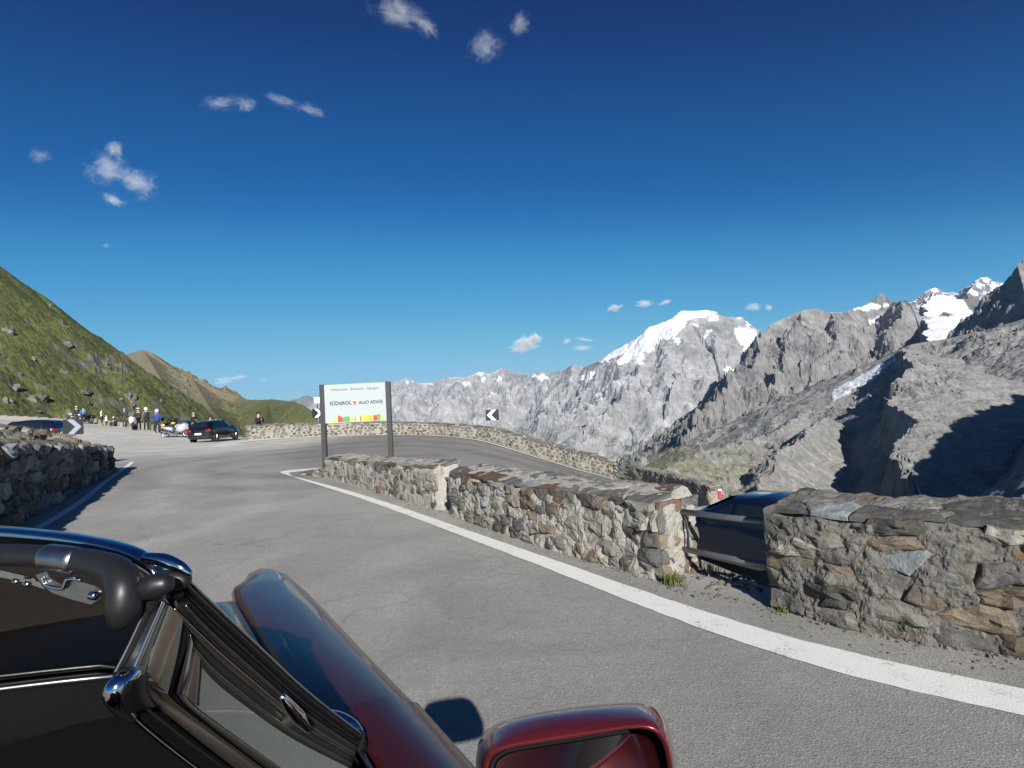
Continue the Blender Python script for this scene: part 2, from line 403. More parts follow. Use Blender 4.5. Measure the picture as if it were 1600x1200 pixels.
# ---- snow basin and glacier with two peaks behind
def f_basin(X, Y):
    cr = [
     (crest((1395,482,5000),(1415,474,4950),(1428,470,4900),(1436,464,4900),(1446,455,4900),(1455,451,4900),(1461,449,4900),(1468,452,4900),(1478,458,4900),(1488,456,4900),(1497,458,4900),(1506,456,4900),(1516,445,4850),(1524,438,4800),(1533,433,4800),(1542,433,4800),(1552,439,4800),(1562,442,4800),(1570,446,4800),(1600,446,4800),(1660,430,4800),(1750,420,4800)), (1.0, 260, .42)),
     (crest((1461,450,4900),(1456,462,4800),(1450,474,4700)), (1.0, 120, .42)),
     (crest((1530,436,4800),(1510,458,4600),(1518,475,4450),(1526,486,4350)), (1.2, 100, .42)),
     (crest((1552,440,4800),(1545,462,4600),(1540,480,4400)), (1.2, 100, .42)),
     (crest((1466,494,3420),(1474,486,3400),(1484,488,3360),(1492,496,3330),(1498,503,3300)), (1.6, 40, .5)),
    ]
    h0, d0, s0 = crest_field(X, Y, cr)
    rg = ridged(X / 160, Y / 160, h0 / 160, 5)
    q = np.hypot(X, Y); y1 = np.minimum(Y, 4100); fl = CAM_H + y1 * (.067 + .000040 * (y1 - 2400)) - .6 * np.maximum(Y - 4100, 0) - 700 * ss(R(35.9), R(34.8), np.arctan2(X, Y) + R(.7) * fbm(X / 220, Y / 220, 3.3, 4)) + 6 * fbm(X / 120, Y / 120, 1.1, 4)
    h = np.maximum(h0 + (rg - .4) * 60 * ss(5, 120, d0), fl)
    onfl = h - fl
    h = h + fbm(X / 25, Y / 25, h / 25, 4, .6) * np.where(onfl > 1, 12, 1.2) * ss(0, 60, d0 + 12)
    def colf(X, Y, Z, sl, px, py):
        n = fbm(X / 120, Y / 120, Z / 60, 5, .6); n2 = fbm(X / 30, Y / 30, Z / 20, 5, .6)
        c = lerp(C(.13,.13,.135), C(.25,.24,.235), np.clip(.5 + .7 * n + .4 * n2, 0, 1))
        sn = np.clip(ss(.95, .62, sl + .35 * n2 + .1 * n), 0, 1)
        wx = px + 4 * n2; wy = py + 4 * n
        for ex, ey, a, b in ((1518,458,10,5),(1540,437,5,4),(1532,446,6,4),(1556,448,9,5),(1460,453,6,3),(1470,470,25,8),(1560,475,12,10)):
            sn[((wx - ex) / a) ** 2 + ((wy - ey) / b) ** 2 < 1] = 1
        pk = [(1502,462),(1512,456),(1524,462),(1534,470),(1540,480),(1535,488),(1524,490),(1512,480)]
        sn[poly_mask(wx, wy, pk)] = 0
        c = lerp(c, SNOW * .97, (sn > .5).astype(float))
        dirty = (gn(px / 30 + n, py / 2.2 + n2, 3.3) > .35) & (py > 500)
        c[dirty] *= .86
        return np.clip(c, .02, .92)
    return h, colf
heightfield('glacier_basin', (31, 47), 300, np.concatenate([np.linspace(2600, 6500, 330), np.linspace(6520, 7200, 20)]), f_basin, M_FAR)

# ---- steep dark ridge at the right edge
def f_ridge(X, Y):
    cr = [
     (crest((1534,520,1794),(1538,508,1794),(1543,494,1794),(1556,470,1778),(1569,451,1755),(1576,438,1755),(1584,424,1755),(1590,412,1755),(1600,404,1755),(1625,380,1755),(1700,330,1716),(1850,290,1638),(2100,300,1482),(2400,330,1248)), (2.6, 300, 1.3)),
     (crest((1590,414,1755),(1600,450,1638),(1612,490,1521)), (1.6, 100, .8)),
    ]
    h0, d0, s0 = crest_field(X + 30 * fbm(X / 150, Y / 150, .3, 3), Y + 30 * fbm(X / 150, Y / 150, 7.3, 3), cr)
    h00, d00, _ = crest_field(X, Y, cr); k = ss(5, 60, d00); h = h00 * (1 - k) + h0 * k
    st = h - .4 * X
    h = h + (ridged(X / 120, Y / 120, h / 120, 5) - .42) * 70 * ss(4, 120, d00) + (gn(st / 17, X / 500, Y / 500) * 6 + fbm(X / 14, Y / 14, h / 14, 4, .6) * 9) * ss(-8, 30, d00)
    def colf(X, Y, Z, sl, px, py):
        n = fbm(X / 90, Y / 90, Z / 40, 6, .6); n2 = fbm(X / 18, Y / 18, Z / 9, 5, .6)
        c = lerp(C(.14,.137,.137), C(.27,.26,.25), np.clip(.5 + .7 * n + .4 * n2, 0, 1))
        return np.clip(c, .02, .9)
    return h, colf
heightfield('dark_rock_ridge', (36, 62), 330, np.linspace(1300, 3300, 260), f_ridge, M_MID)

# ---- near grey rock slope with the shadowed gullies
def f_slope(X, Y):
    cr = [
     (crest((2600,500,800),(2100,470,1050),(1800,470,1250),(1680,482,1400),(1600,498,1500),(1547,514,1560),(1510,522,1600),(1469,531,1640),(1440,535,1660),(1424,538,1660),(1412,545,1650),(1402,556,1620)), (.42, 300, .42)),
     (crest((1408,545,1640),(1405,550,1500),(1412,566,1340),(1416,600,1160),(1408,650,980),(1404,710,840),(1412,800,680)), (.28, 300, .3, 3.2, 115, .4)),
     (crest((1445,560,1400),(1500,610,1120),(1520,660,930),(1500,720,800)), (.55, 300, .5)),
     (crest((3000,200,440),(2600,220,520),(2250,270,612),(1995,437,518),(1785,600,475),(1650,750,460)), (1.1, 200, .7)),
     (crest((1410,560,1640),(1340,608,1620),(1310,620,1600),(1270,640,1500),(1225,664,1380),(1180,686,1250),(1110,702,1120),(1060,716,1000),(1010,740,900)), (.5, 200, .5)),
     (crest((1300,650,1250),(1240,690,1050),(1190,735,880),(1150,790,700)), (.9, 60, .6)),
    ]
    h, d0, d1, s1 = warped_field(X, Y, cr, 60, 170, 120)
    q = np.hypot(X, Y)
    big = ss(700, 1300, q) * .6 + .4
    g = ridged(s1 / 34, d1 / 240, h / 250, 5)
    rg = ridged(X / 95, Y / 95, h / 95, 6)
    fine = fbm(X / 9, Y / 9, h / 9, 4, .6)
    patch = ss(-.1, .35, fbm(X / 160, Y / 160, 2.2, 3))
    h = h + (rg - .42) * 22 * big * (.15 + 1.0 * patch) * ss(3, 80, d0) + (g - .42) * 20 * ss(3, 70, d0) * (.3 + .7 * patch) + fine * (2.0 + 3.2 * patch) * ss(-6, 25, d0)
    def colf(X, Y, Z, sl, px, py):
        n = fbm(X / 70, Y / 70, Z / 40, 6, .6); n2 = fbm(X / 12, Y / 12, Z / 8, 5, .6)
        rock = lerp(C(.135,.133,.13), C(.265,.257,.245), np.clip(.5 + .6 * n + .45 * n2, 0, 1))
        c = lerp(rock, C(.27,.265,.25), ss(1.0, .4, sl + .3 * n2) * .75)
        c = c * (1 + .17 * gn(s1 / 14, d1 / 260, 2.0) + .12 * gn(s1 / 5, d1 / 120, 4.0))[..., None]
        gr = ss(1300, 1060, px) * ss(665, 735, py + 0 * px) + .8 * ss(.2, .45, n) * ss(1420, 1200, px) * ss(640, 690, py)
        gr = gr * ss(1.3, .6, sl + .5 * n2)
        c = lerp(c, C(.16,.16,.075), np.clip(gr, 0, 1) * .8)
        wx = px + 5 * n2; wy = py + 4 * n
        ton = [(1300,612),(1318,600),(1345,585),(1372,572),(1400,556),(1404,548),(1398,562),(1380,580),(1362,596),(1338,606),(1318,620),(1302,628)]
        ice = poly_mask(wx, wy, ton)
        c[ice] = C(.66,.70,.74) * (.85 + .35 * np.clip(gn(px[ice] / 2.2, py[ice] / 3 + n2[ice], 2.2), -1, 1))[:, None]
        return np.clip(c, .02, .9)
    return h, colf
heightfield('grey_rock_slope', (3, 67), 1000, np.concatenate([np.linspace(240, 620, 60), np.linspace(625, 2150, 440), np.linspace(2160, 2600, 30)]), f_slope, M_NEAR)

# ---- bluish far range beyond the hill on the left
def f_range(X, Y):
    cr = [(crest((300,640,14000),(390,628,14000),(425,622,14000),(437,625,14000),(452,626,14000),(468,621,14000),(480,617,14000),(490,622,14000),(502,628,14000),(520,615,13500),(580,610,13500),(640,620,13000)), (.6, 1500, .4))]
    h, d, s = crest_field(X, Y, cr)
    h = h + (ridged(X / 900, Y / 900, h / 900, 5) - .45) * 350 * ss(30, 900, d)
    def colf(X, Y, Z, sl, px, py):
        n = fbm(X / 500, Y / 500, Z / 200, 5)
        return np.clip(lerp(C(.10,.105,.10), C(.2,.19,.18), np.clip(.5 + n, 0, 1)), .02, .9)
    return h, colf
heightfield('far_range', (-34, -8), 220, np.linspace(11500, 17500, 70), f_range, M_FAR)

# ---- green hill on the left and the brown peak behind it
def hillcol(gfn):
    def colf(X, Y, Z, sl, px, py):
        n = fbm(X / 30, Y / 30, Z / 30, 6, .6); n2 = fbm(X / 5, Y / 5, Z / 5, 5, .6); n3 = fbm(X / 90, Y / 90, 3.0, 4)
        grass = lerp(C(.062,.078,.026), C(.108,.12,.044), np.clip(.5 + .6 * n + .4 * n2, 0, 1))
        dry = C(.185,.16,.105)
        c = lerp(grass, dry, np.clip(gfn(px, py) + .55 * n3 + .3 * n, 0, 1))
        rock = lerp(C(.10,.097,.09), C(.22,.205,.185), np.clip(.5 + n2, 0, 1))
        c = lerp(c, rock, ss(1.35, 1.75, sl + .35 * n + .25 * n2))
        spk = gn(X / 2.2, Y / 2.2, Z / 2.2) + .6 * gn(X / 14, Y / 14, 4.0)
        c = lerp(c, C(.045,.047,.03), ss(.55, .8, spk) * .75)
        pale = gn((px * .62 - py) / 22 + n, (px + py * .6) / 160, 1.7)
        c = lerp(c, C(.3,.265,.2), ss(.62, .75, pale + .25 * n2) * .55)
        return np.clip(c, .015, .9)
    return colf
def f_green(X, Y):
    cr = [(crest((-900,150,230),(-420,240,300),(-180,330,350),(-60,385,380),(0,415,400),(29,440,405),(45,447,408),(65,459,410),(78,473,410),(92,487,412),(107,502,415),(124,518,418),(140,534,420),(156,547,425),(172,560,430),(200,582,430),(235,607,430),(275,632,430),(320,654,430),(370,676,430),(430,705,430)), (.95, 200, .72))]
    Xw = X + 8 * fbm(X / 50, Y / 50, 0.3, 4); Yw = Y + 8 * fbm(X / 50, Y / 50, 9.7, 4)
    h0, d0, s0 = crest_field(X, Y, cr); h1, d1, s1 = crest_field(Xw, Yw, cr)
    k = ss(3, 40, d0); h = h0 * (1 - k) + h1 * k
    px, py = proj(X, Y, h)
    rk = ss(.0, .4, fbm(X / 45, Y / 45, h / 45, 4)) * (.35 + .65 * ss(160, 20, px) * ss(460, 560, py))
    rough = ridged(X / 11, Y / 11, h / 11, 5)
    h = h + (rough - .36) * 14 * rk * ss(10, 60, d0) + (9 * fbm(X / 60, Y / 60, h / 90, 3) + 6 * fbm(X / 22, Y / 22, h / 22, 6, .58)) * ss(5, 70, d0) + .55 * fbm(X / 3, Y / 3, h / 3, 3)
    return h, hillcol(lambda px, py: -.25 + .5 * ss(120, 200, px) * ss(600, 550, py) + 0 * py)
heightfield('green_hillside', (-64, -20), 560, np.linspace(95, 660, 430), f_green, M_HILL)
def f_brown(X, Y):
    cr = [(crest((60,590,1300),(130,565,1250),(172,558,1200),(186,556,1180),(201,553,1150),(213,549,1130),(224,546,1120),(236,550,1110),(253,564,1100),(266,573,1090),(279,581,1080),(300,592,1070),(325,603,1060),(342,610,1050),(357,614,1040),(372,619,1030),(387,624,1000),(403,625,970),(419,624,930),(440,625,880),(461,628,820),(475,634,790),(487,643,770),(494,655,750),(520,690,700)), (.75, 300, .6)),
          (crest((224,547,1120),(250,590,950),(290,640,800)), (.6, 150, .5)),
          (crest((300,592,1070),(330,640,850),(370,680,700)), (.6, 150, .5)),
          (crest((419,625,930),(415,650,800),(410,680,680)), (.6, 150, .5))]
    h0, d0, s0 = crest_field(X, Y, cr); h1, d1, s1 = crest_field(X + 25 * fbm(X / 120, Y / 120, .3, 4), Y + 25 * fbm(X / 120, Y / 120, 8.3, 4), cr)
    k = ss(5, 80, d0); h = h0 * (1 - k) + h1 * k
    h = h + (ridged(s1 / 28, d1 / 260, h / 200, 5) - .45) * 16 * ss(4, 70, d0) + (ridged(X / 90, Y / 90, h / 90, 5) - .42) * 20 * ss(5, 100, d0) + fbm(X / 8, Y / 8, h / 8, 4) * 2.5 * ss(-5, 25, d0)
    return h, hillcol(lambda px, py: .95 - .85 * ss(610, 665, py + .12 * (px - 300)))
heightfield('brown_peak', (-44, -14), 420, np.linspace(560, 1800, 280), f_brown, M_HILL)

# ---- valley floor out to the horizon
def valley():
    r = np.concatenate([[3], np.geomspace(60, 19000, 60)]); t = np.linspace(0, 2 * math.pi, 97)
    T, Q = np.meshgrid(t, r, indexing='ij'); X, Y = Q * np.sin(T), Q * np.cos(T)
    Z = -60 - 1000 * ss(60, 2600, Q) + 25 * fbm(X / 400, Y / 400, 2.0, 4)
    me = np_mesh('valley_ground', np.stack([X, Y, Z], -1).reshape(-1, 3), grid_faces(97, len(r))[:, ::-1])
    n = fbm(X / 300, Y / 300, 7.0, 5)
    set_col(me, lerp(C(.07,.085,.045), C(.2,.195,.17), np.clip(.5 + n, 0, 1)).reshape(-1, 3))
    link('valley_ground', me, M_FAR, kind='structure')
valley()
# ============================================================ the plateau with the hairpin
class TPS:
    def __init__(s, pts):
        p = np.array(pts, float); s.p = p[:, :2]; n = len(p)
        K = s.k(s.p[:, None, :] - s.p[None]); K += np.eye(n) * 0.5
        Pm = np.c_[np.ones(n), s.p]; A = np.zeros((n + 3, n + 3)); A[:n, :n] = K; A[:n, n:] = Pm; A[n:, :n] = Pm.T
        s.w = np.linalg.solve(A, np.r_[p[:, 2], 0, 0, 0])
    def k(s, d):
        r2 = (d ** 2).sum(-1); return .5 * r2 * np.log(r2 + 1e-9)
    def __call__(s, x, y):
        q = np.stack([np.asarray(x, float), np.asarray(y, float)], -1); sh = q.shape[:-1]; q = q.reshape(-1, 2); out = np.empty(len(q))
        for i in range(0, len(q), 20000):
            c = q[i:i + 20000]; out[i:i + 20000] = s.k(c[:, None, :] - s.p[None]) @ s.w[:-3] + s.w[-3] + c @ s.w[-2:]
        return out.reshape(sh)
FARW = [(384,687.5,29.3),(440,684,28.8),(500,681.5,28.4),(560,680,28.2),(610,679.5,28),(650,679.7,27.7),(685,680.6,27.3),(722,684,26.6),(760,688,26),(800,699,25.2),(842,713,24.4),(880,724.5,23.8),(907,733,23.3),(940,742,22.8),(959,747,22.5)]
FW = [tuple(U(*p)) for p in FARW]
FW2 = [tuple(U(*p)) for p in ((979,753,22.0),(1010,762,20.6),(1045,773,19.0),(1080,786,17.5),(1110,798,16.3))]
FW3 = [tuple(U(*p)) for p in ((1140,812,15.2),(1180,835,14.0),(1260,880,12.6))]
PAR = [tuple(U(*p)) for p in ((-60,653,86),(20,656,80),(85,660,74),(130,663,68),(175,667,61),(232,672,53),(300,678,47),(345,681.5,44),(378,684.5,41.5))]
ISL = [tuple(G(*p)) for p in ((507,745),(560,760.5),(620,778.5),(685,797),(703,802.5),(777,830),(842,852),(907,871),(972,890),(1033,908),(1200,946),(1300,975),(1450,1007),(1600,1028))]
d_ = Vector(ISL[-1]) - Vector(ISL[-3]); d_.normalize()
ISL += [tuple(Vector(ISL[-1]) + d_ * t) for t in (1.5, 4, 9)]
TIP = G(452, 739)
LFT = [tuple(G(*p)) for p in ((50,822),(120,781),(195,737))]
upper = [(0,0,0),(2,-5,0),(-3,5,0),(-3,9,0),(-6,12,0),(-5,15,0),(-8,16,0),(-9,20,0),(-6,8,0),(-8,10,0),(-4,-3,0),(1,3,0),(4,-1,0),(-2,7,0),(-12,23,0),(-8,23,0)]
left = [(-14,26,0),(-16,20,.05),(-25,30,.3),(-22,22,.3),(-30,24,.6),(-27,31,.3)] + [tuple(U(*p)) for p in ((335,690,37.5),(275,684,42),(246,677,45),(229,672,48),(213,671,47),(195,667,54),(160,663,64),(140,661,64),(330,705,27),(180,690,36),(240,700,30))] + PAR
lower = [(-5.6,14.6,0),(-4.3,15.3,-.06),(-2.2,14.6,-.45),(-0.2,12.2,-1.05),(1.8,9.2,-1.65),(3.3,6.2,-2.1),(6,2.2,-2.7),(9,-3,-3.4),(1.5,15,-1.35),(4.3,11.3,-2.0),(-5,20,-.1),(-1,20,-.55)] + FW[::2] + FW2[::2] + FW3 + [(12,5,-3.4),(14,-4,-4)]
gU = TPS(upper + left + FW[:7:2]); gL = TPS([u for u in upper if u[0] < -5 and u[1] > 10] + left + lower)
def seg_field(X, Y, line):
    """signed distance to a polyline: + on its left-hand side when walked"""
    bd = np.full(np.shape(X), 1e9); sg = np.zeros(np.shape(X))
    for a, b in zip(line[:-1], line[1:]):
        ex, ey = b[0] - a[0], b[1] - a[1]; l2 = ex * ex + ey * ey
        t = np.clip(((X - a[0]) * ex + (Y - a[1]) * ey) / l2, 0, 1)
        d = np.hypot(X - a[0] - ex * t, Y - a[1] - ey * t); m = d < bd
        cr = ex * (Y - a[1]) - ey * (X - a[0])
        bd = np.where(m, d, bd); sg = np.where(m, np.sign(cr), sg)
    return bd * sg
_il = [(-80, 121), (TIP.x - 9 * .57, TIP.y + 9 * .82), (TIP.x, TIP.y)] + ISL
_ol = PAR + FW + FW2 + FW3 + [(9.5, 8), (14, 0), (18, -10), (22, -20)]
def ground_z(x, y, edge=False):
    x = np.asarray(x, float); y = np.asarray(y, float)
    si = seg_field(x, y, _il)
    w = ss(.45, 1.9, si)
    z = gU(x, y) * (1 - w) + gL(x, y) * w
    so_ = seg_field(x, y, _ol)
    zz = z - 1.05 * np.maximum(so_ - .7, 0)
    return (zz, si, so_) if edge else zz
def gz(x, y): return float(ground_z(np.array([x]), np.array([y]))[0])
def RG(px, py, lift=0.0, dmax=90):
    """where the pixel's ray meets the plateau"""
    v = ray(px, py); t = np.linspace(1.2, dmax, 700)
    z = CAM_H + v.z * t - ground_z(v.x * t, v.y * t) - lift
    i = int(np.argmax(z < 0)) if (z < 0).any() else len(t) - 1
    a, b = t[max(i - 1, 0)], t[i]
    t2 = np.linspace(a, b, 24); z2 = CAM_H + v.z * t2 - ground_z(v.x * t2, v.y * t2) - lift
    j = int(np.argmax(z2 < 0)) if (z2 < 0).any() else 23
    return Vector((v.x * t2[j], v.y * t2[j], CAM_H + v.z * t2[j]))

# ---- materials
def asphalt(name):
    m, nt, b = new_mat(name); co = coords(nt)
    at = N(nt, 'ShaderNodeAttribute', attribute_name='Col').outputs['Color']
    sp = N(nt, 'ShaderNodeTexVoronoi'); sp.inputs['Scale'].default_value = 95; nt.links.new(co, sp.inputs['Vector'])
    spk = ramp(nt, sp.outputs['Color'], [(0.0, .55), (.45, .92), (.8, 1.12), (1.0, 1.75)])
    n1 = noise(nt, 130, 5, .7, co); n2 = noise(nt, .7, 6, .6, co, 1.0); n3 = noise(nt, 14, 5, .65, co)
    c = mixc(nt, .5, at, spk, 'MULTIPLY')
    c = mixc(nt, 1.0, c, ramp(nt, n1, [(.3, .72), (.7, 1.3)]), 'MULTIPLY')
    c = mixc(nt, 1.0, c, ramp(nt, n2, [(.3, .80), (.7, 1.14)]), 'MULTIPLY')
    c = mixc(nt, 1.0, c, ramp(nt, n3, [(.3, .93), (.7, 1.06)]), 'MULTIPLY')
    # faint sealed cracks
    vo = N(nt, 'ShaderNodeTexVoronoi', feature='DISTANCE_TO_EDGE'); vo.inputs['Scale'].default_value = .33
    wv = N(nt, 'ShaderNodeVectorMath', operation='ADD'); nz = N(nt, 'ShaderNodeTexNoise'); nz.inputs['Scale'].default_value = 1.6; nz.inputs['Detail'].default_value = 6
    nt.links.new(co, nz.inputs['Vector']); nt.links.new(co, wv.inputs[0]); nt.links.new(nz.outputs['Color'], wv.inputs[1]); nt.links.new(wv.outputs[0], vo.inputs['Vector'])
    cr = ramp(nt, vo.outputs[0], [(0, .62), (.0035, .8), (.008, 1.0)])
    c = mixc(nt, .5, c, cr, 'MULTIPLY')
    nt.links.new(c, b.inputs['Base Color']); b.inputs['Roughness'].default_value = .82; b.inputs['Specular IOR Level'].default_value = .3
    h = mixc(nt, .5, n1, sp.outputs['Distance'])
    bump(nt, h, b, .7, .006)
    return m
M_ASPH = asphalt('asphalt')
def verge_mat():
    m, nt, b = new_mat('gravel_verge'); co = coords(nt)
    n = noise(nt, 1.3, 6, .65, co); n2 = noise(nt, 40, 6, .7, co)
    v = N(nt, 'ShaderNodeTexVoronoi'); v.inputs['Scale'].default_value = 38; nt.links.new(co, v.inputs['Vector'])
    gr = ramp(nt, v.outputs['Color'], [(0, (.16, .15, .14)), (.5, (.33, .32, .30)), (1, (.5, .48, .45))])
    c = mixc(nt, ramp(nt, n, [(.5, 0.0), (.62, 1.0)]), gr, mixc(nt, n2, (.07, .075, .03), (.19, .17, .09)))
    nt.links.new(c, b.inputs['Base Color']); b.inputs['Roughness'].default_value = .95
    bump(nt, mixc(nt, .5, n2, v.outputs['Distance']), b, .9, .03)
    return m
M_VERGE = verge_mat()

def plateau():
    xs = np.concatenate([np.arange(-104, -16, .6), np.arange(-16, 12, .22), np.arange(12, 24, .6)])
    ys = np.concatenate([np.arange(-22, 0, .5), np.arange(0, 32, .22), np.arange(32, 112, .6)])
    X, Y = np.meshgrid(xs, ys, indexing='ij')
    Z, si, so_ = ground_z(X, Y, True)
    V = np.stack([X, Y, Z], -1).reshape(-1, 3); F = grid_faces(len(xs), len(ys))[:, ::-1]
    F = F[:, ::-1]
    fc = V[F].mean(1); fz, fi, fo = ground_z(fc[:, 0], fc[:, 1], True)
    # sheer drop under the outer walls is verge; so is the bank between the two arms of the road
    slope_bank = (fi > .35) & (fi < 2.0) & (fc[:, 1] < 13.2) & (fc[:, 0] > -3.8)
    tipg = (np.hypot(fc[:, 0] - (TIP.x + .75), fc[:, 1] - (TIP.y - .55)) < .0)
    verge = (fo > .25) | slope_bank | tipg
    lot = ~verge & ((fc[:, 0] * .57 + fc[:, 1] * -.82) < (-13.2 * .57 - 22.5 * .82)) & (fc[:, 1] > 18)
    lower_m = ~verge & ~lot & (fi > .3)
    up = ~(verge | lot | lower_m)
    def sub(name, mask, mat, colf=None):
        f = F[mask]; u, inv = np.unique(f, return_inverse=True)
        me = np_mesh(name, V[u], inv.reshape(f.shape), True)
        if colf is not None: set_col(me, colf(V[u], si.ravel()[u], so_.ravel()[u]))
        return link(name, me, mat, kind='structure')
    def acol(v, si, so_):
        x, y = v[:, 0], v[:, 1]
        n = fbm(x / 5, y / 5, 0.5, 5, .6)
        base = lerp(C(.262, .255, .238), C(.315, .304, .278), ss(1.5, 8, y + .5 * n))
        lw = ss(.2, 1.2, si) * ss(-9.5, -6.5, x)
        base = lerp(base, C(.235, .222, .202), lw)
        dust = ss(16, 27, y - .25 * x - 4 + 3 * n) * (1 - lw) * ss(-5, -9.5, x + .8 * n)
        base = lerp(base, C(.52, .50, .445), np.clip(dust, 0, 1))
        # wheel tracks following the bend
        ang = np.arctan2(y - 17.5, x + 3.5); rad = np.hypot(x + 3.5, (y - 17.5) * 1.1)
        for r0 in (5.2, 7.0):
            base *= (1 - .2 * np.exp(-((rad - r0 - .6 * n) / .45) ** 2))[:, None]
        tr = seg_field(x, y, LFT)
        for r0 in (1.5, 3.0):
            base *= (1 + .16 * np.exp(-((np.abs(tr) - r0 - .35 * n) / .3) ** 2) * (y < 15))[:, None]
        return base
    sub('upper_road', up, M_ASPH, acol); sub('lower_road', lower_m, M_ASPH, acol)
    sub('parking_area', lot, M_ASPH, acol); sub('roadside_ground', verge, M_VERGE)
plateau()

# ---- painted edge lines
def paint():
    m, nt, b = new_mat('road_paint'); co = coords(nt)
    n1 = noise(nt, 60, 6, .75, co); n2 = noise(nt, 5, 5, .7, co, .6); n3 = noise(nt, 130, 4, .7, co)
    wear = ramp(nt, mixc(nt, .45, n1, n2), [(.545, 0.0), (.63, .8)])
    c = mixc(nt, n3, (.66, .65, .61), (.80, .79, .75))
    c = mixc(nt, wear, c, (.21, .205, .195))
    nt.links.new(c, b.inputs['Base Color']); b.inputs['Roughness'].default_value = .7
    bump(nt, n3, b, .6, .005)
    return m
M_PAINT = paint()
def strip(name, pairs, sub=10, lift=.006, smooth=0, i0=0):
    """pairs of ground points (left edge, right edge)"""
    A = spline([p[0] for p in pairs], sub * len(pairs)); B = spline([p[1] for p in pairs], sub * len(pairs))
    a = np.array(A); b = np.array(B); k = np.linspace(0, 1, 4)
    for _ in range(smooth):
        for q in (a, b): q[i0 + 1:-1] = .5 * q[i0 + 1:-1] + .25 * (q[i0:-2] + q[i0 + 2:])
    P = a[:, None, :] * (1 - k)[None, :, None] + b[:, None, :] * k[None, :, None]
    jit = .006 * gn(P[..., 0] * 9, P[..., 1] * 9, 0.5); edge = np.array([1, 0, 0, 1.0])
    P[..., 0] += jit * edge; P[..., 1] += jit * edge
    P[..., 2] = ground_z(P[..., 0], P[..., 1]) + lift
    me = np_mesh(name, P.reshape(-1, 3), grid_faces(len(a), 4), True)
    # face up
    nz = sum(p.normal.z for p in me.polygons)
    if nz < 0: me.flip_normals()
    return link(name, me, M_PAINT, kind='structure')
def px_line(rows): return [(RG(x, yu), RG(x + dx, yl)) for x, yu, yl, dx in rows]
far_ext = G(1600, 1079), G(1600, 1119)
rows = [(520,730.6,732.6,0),(480,732.8,735.2,2),(452,735.0,738.2,4),(438,738.0,740.5,14),(452,743.2,747,12),(500,754,759.5,0),(600,780.5,788,0),(700,820,832,0),(800,853.5,867.5,0),(900,886,905,0),(1000,924.5,951,0),(1150,974,1004,0),(1300,1018,1054,0),(1450,1049,1089,0),(1600,1079,1119,0)]
pr = px_line(rows)
e0 = (pr[-1][0] - pr[-2][0]).normalized()
pr += [(pr[-1][0] + e0 * t, pr[-1][1] + e0 * t) for t in (1.2, 3)]
strip('edge_line_island', pr, 10, .006, 160, 46)
fl = [(377,691.2,693,0),(435,687.6,689.4,0),(510,682.6,684.2,0),(560,681.2,682.8,0),(610,680.6,682,0),(650,680.8,682.2,0),(680,682,683.5,0),(722,684.4,686.6,0),(777,698.6,702,0),(826,714,718,0),(875,729.4,733.6,0),(917,740.4,745.4,0),(955,751,757,0)]
def offs(pt, line, d):       # a point set d metres in from a wall line
    return pt
def wall_off(line, d0, d1):
    out = []
    for i, p in enumerate(line):
        a = Vector(line[max(i - 1, 0)]); b = Vector(line[min(i + 1, len(line) - 1)]); t = (b - a); t.z = 0; t.normalize()
        n = Vector((t.y, -t.x, 0))
        out.append((Vector(p) + n * d0, Vector(p) + n * d1))
    return out
strip('edge_line_outer', wall_off(FW + FW2[:2], .55, .72), 6, .035)
lf = [RG(*p) for p in ((40,834),(67,821),(125,785),(162,755),(197,730),(207,722))]
nl = Vector((.877, .48, 0))
strip('edge_line_left', [(p - nl * .065, p + nl * .065) for p in lf])
# ============================================================ rubble stone walls
def stone_mat(name, c1, c2, c3):
    m, nt, b = new_mat(name); co = coords(nt)
    oi = N(nt, 'ShaderNodeObjectInfo').outputs['Random']
    n1 = noise(nt, 9, 7, .7, co, .6); n2 = noise(nt, 70, 6, .75, co); n3 = noise(nt, 3.2, 4, .6, co, 1.5)
    c = mixc(nt, ramp(nt, n1, [(.3, 0.0), (.7, 1.0)]), c1, c2)
    c = mixc(nt, ramp(nt, n3, [(.5, 0.0), (.7, .8)]), c, c3)
    c = mixc(nt, 1.0, c, ramp(nt, oi, [(0, .65), (1, 1.35)]), 'MULTIPLY')
    c = mixc(nt, 1.0, c, ramp(nt, n2, [(.3, .7), (.7, 1.3)]), 'MULTIPLY')
    nt.links.new(c, b.inputs['Base Color']); b.inputs['Roughness'].default_value = .88; b.inputs['Specular IOR Level'].default_value = .3
    p = bump(nt, n1, b, .8, .03); bump(nt, n2, b, .7, .006, p)
    return m
STONES = [stone_mat('stone_grey', (.138,.132,.118), (.25,.237,.208), (.19,.175,.13)),
          stone_mat('stone_dark', (.065,.064,.062), (.135,.13,.12), (.11,.095,.075)),
          stone_mat('stone_brown', (.105,.082,.060), (.185,.15,.11), (.15,.145,.13)),
          stone_mat('stone_ochre', (.16,.132,.085), (.245,.215,.155), (.20,.19,.16)),
          stone_mat('stone_slate', (.13,.142,.147), (.215,.23,.232), (.18,.18,.16)),
          stone_mat('stone_rust', (.085,.052,.034), (.135,.088,.057), (.12,.11,.095))]
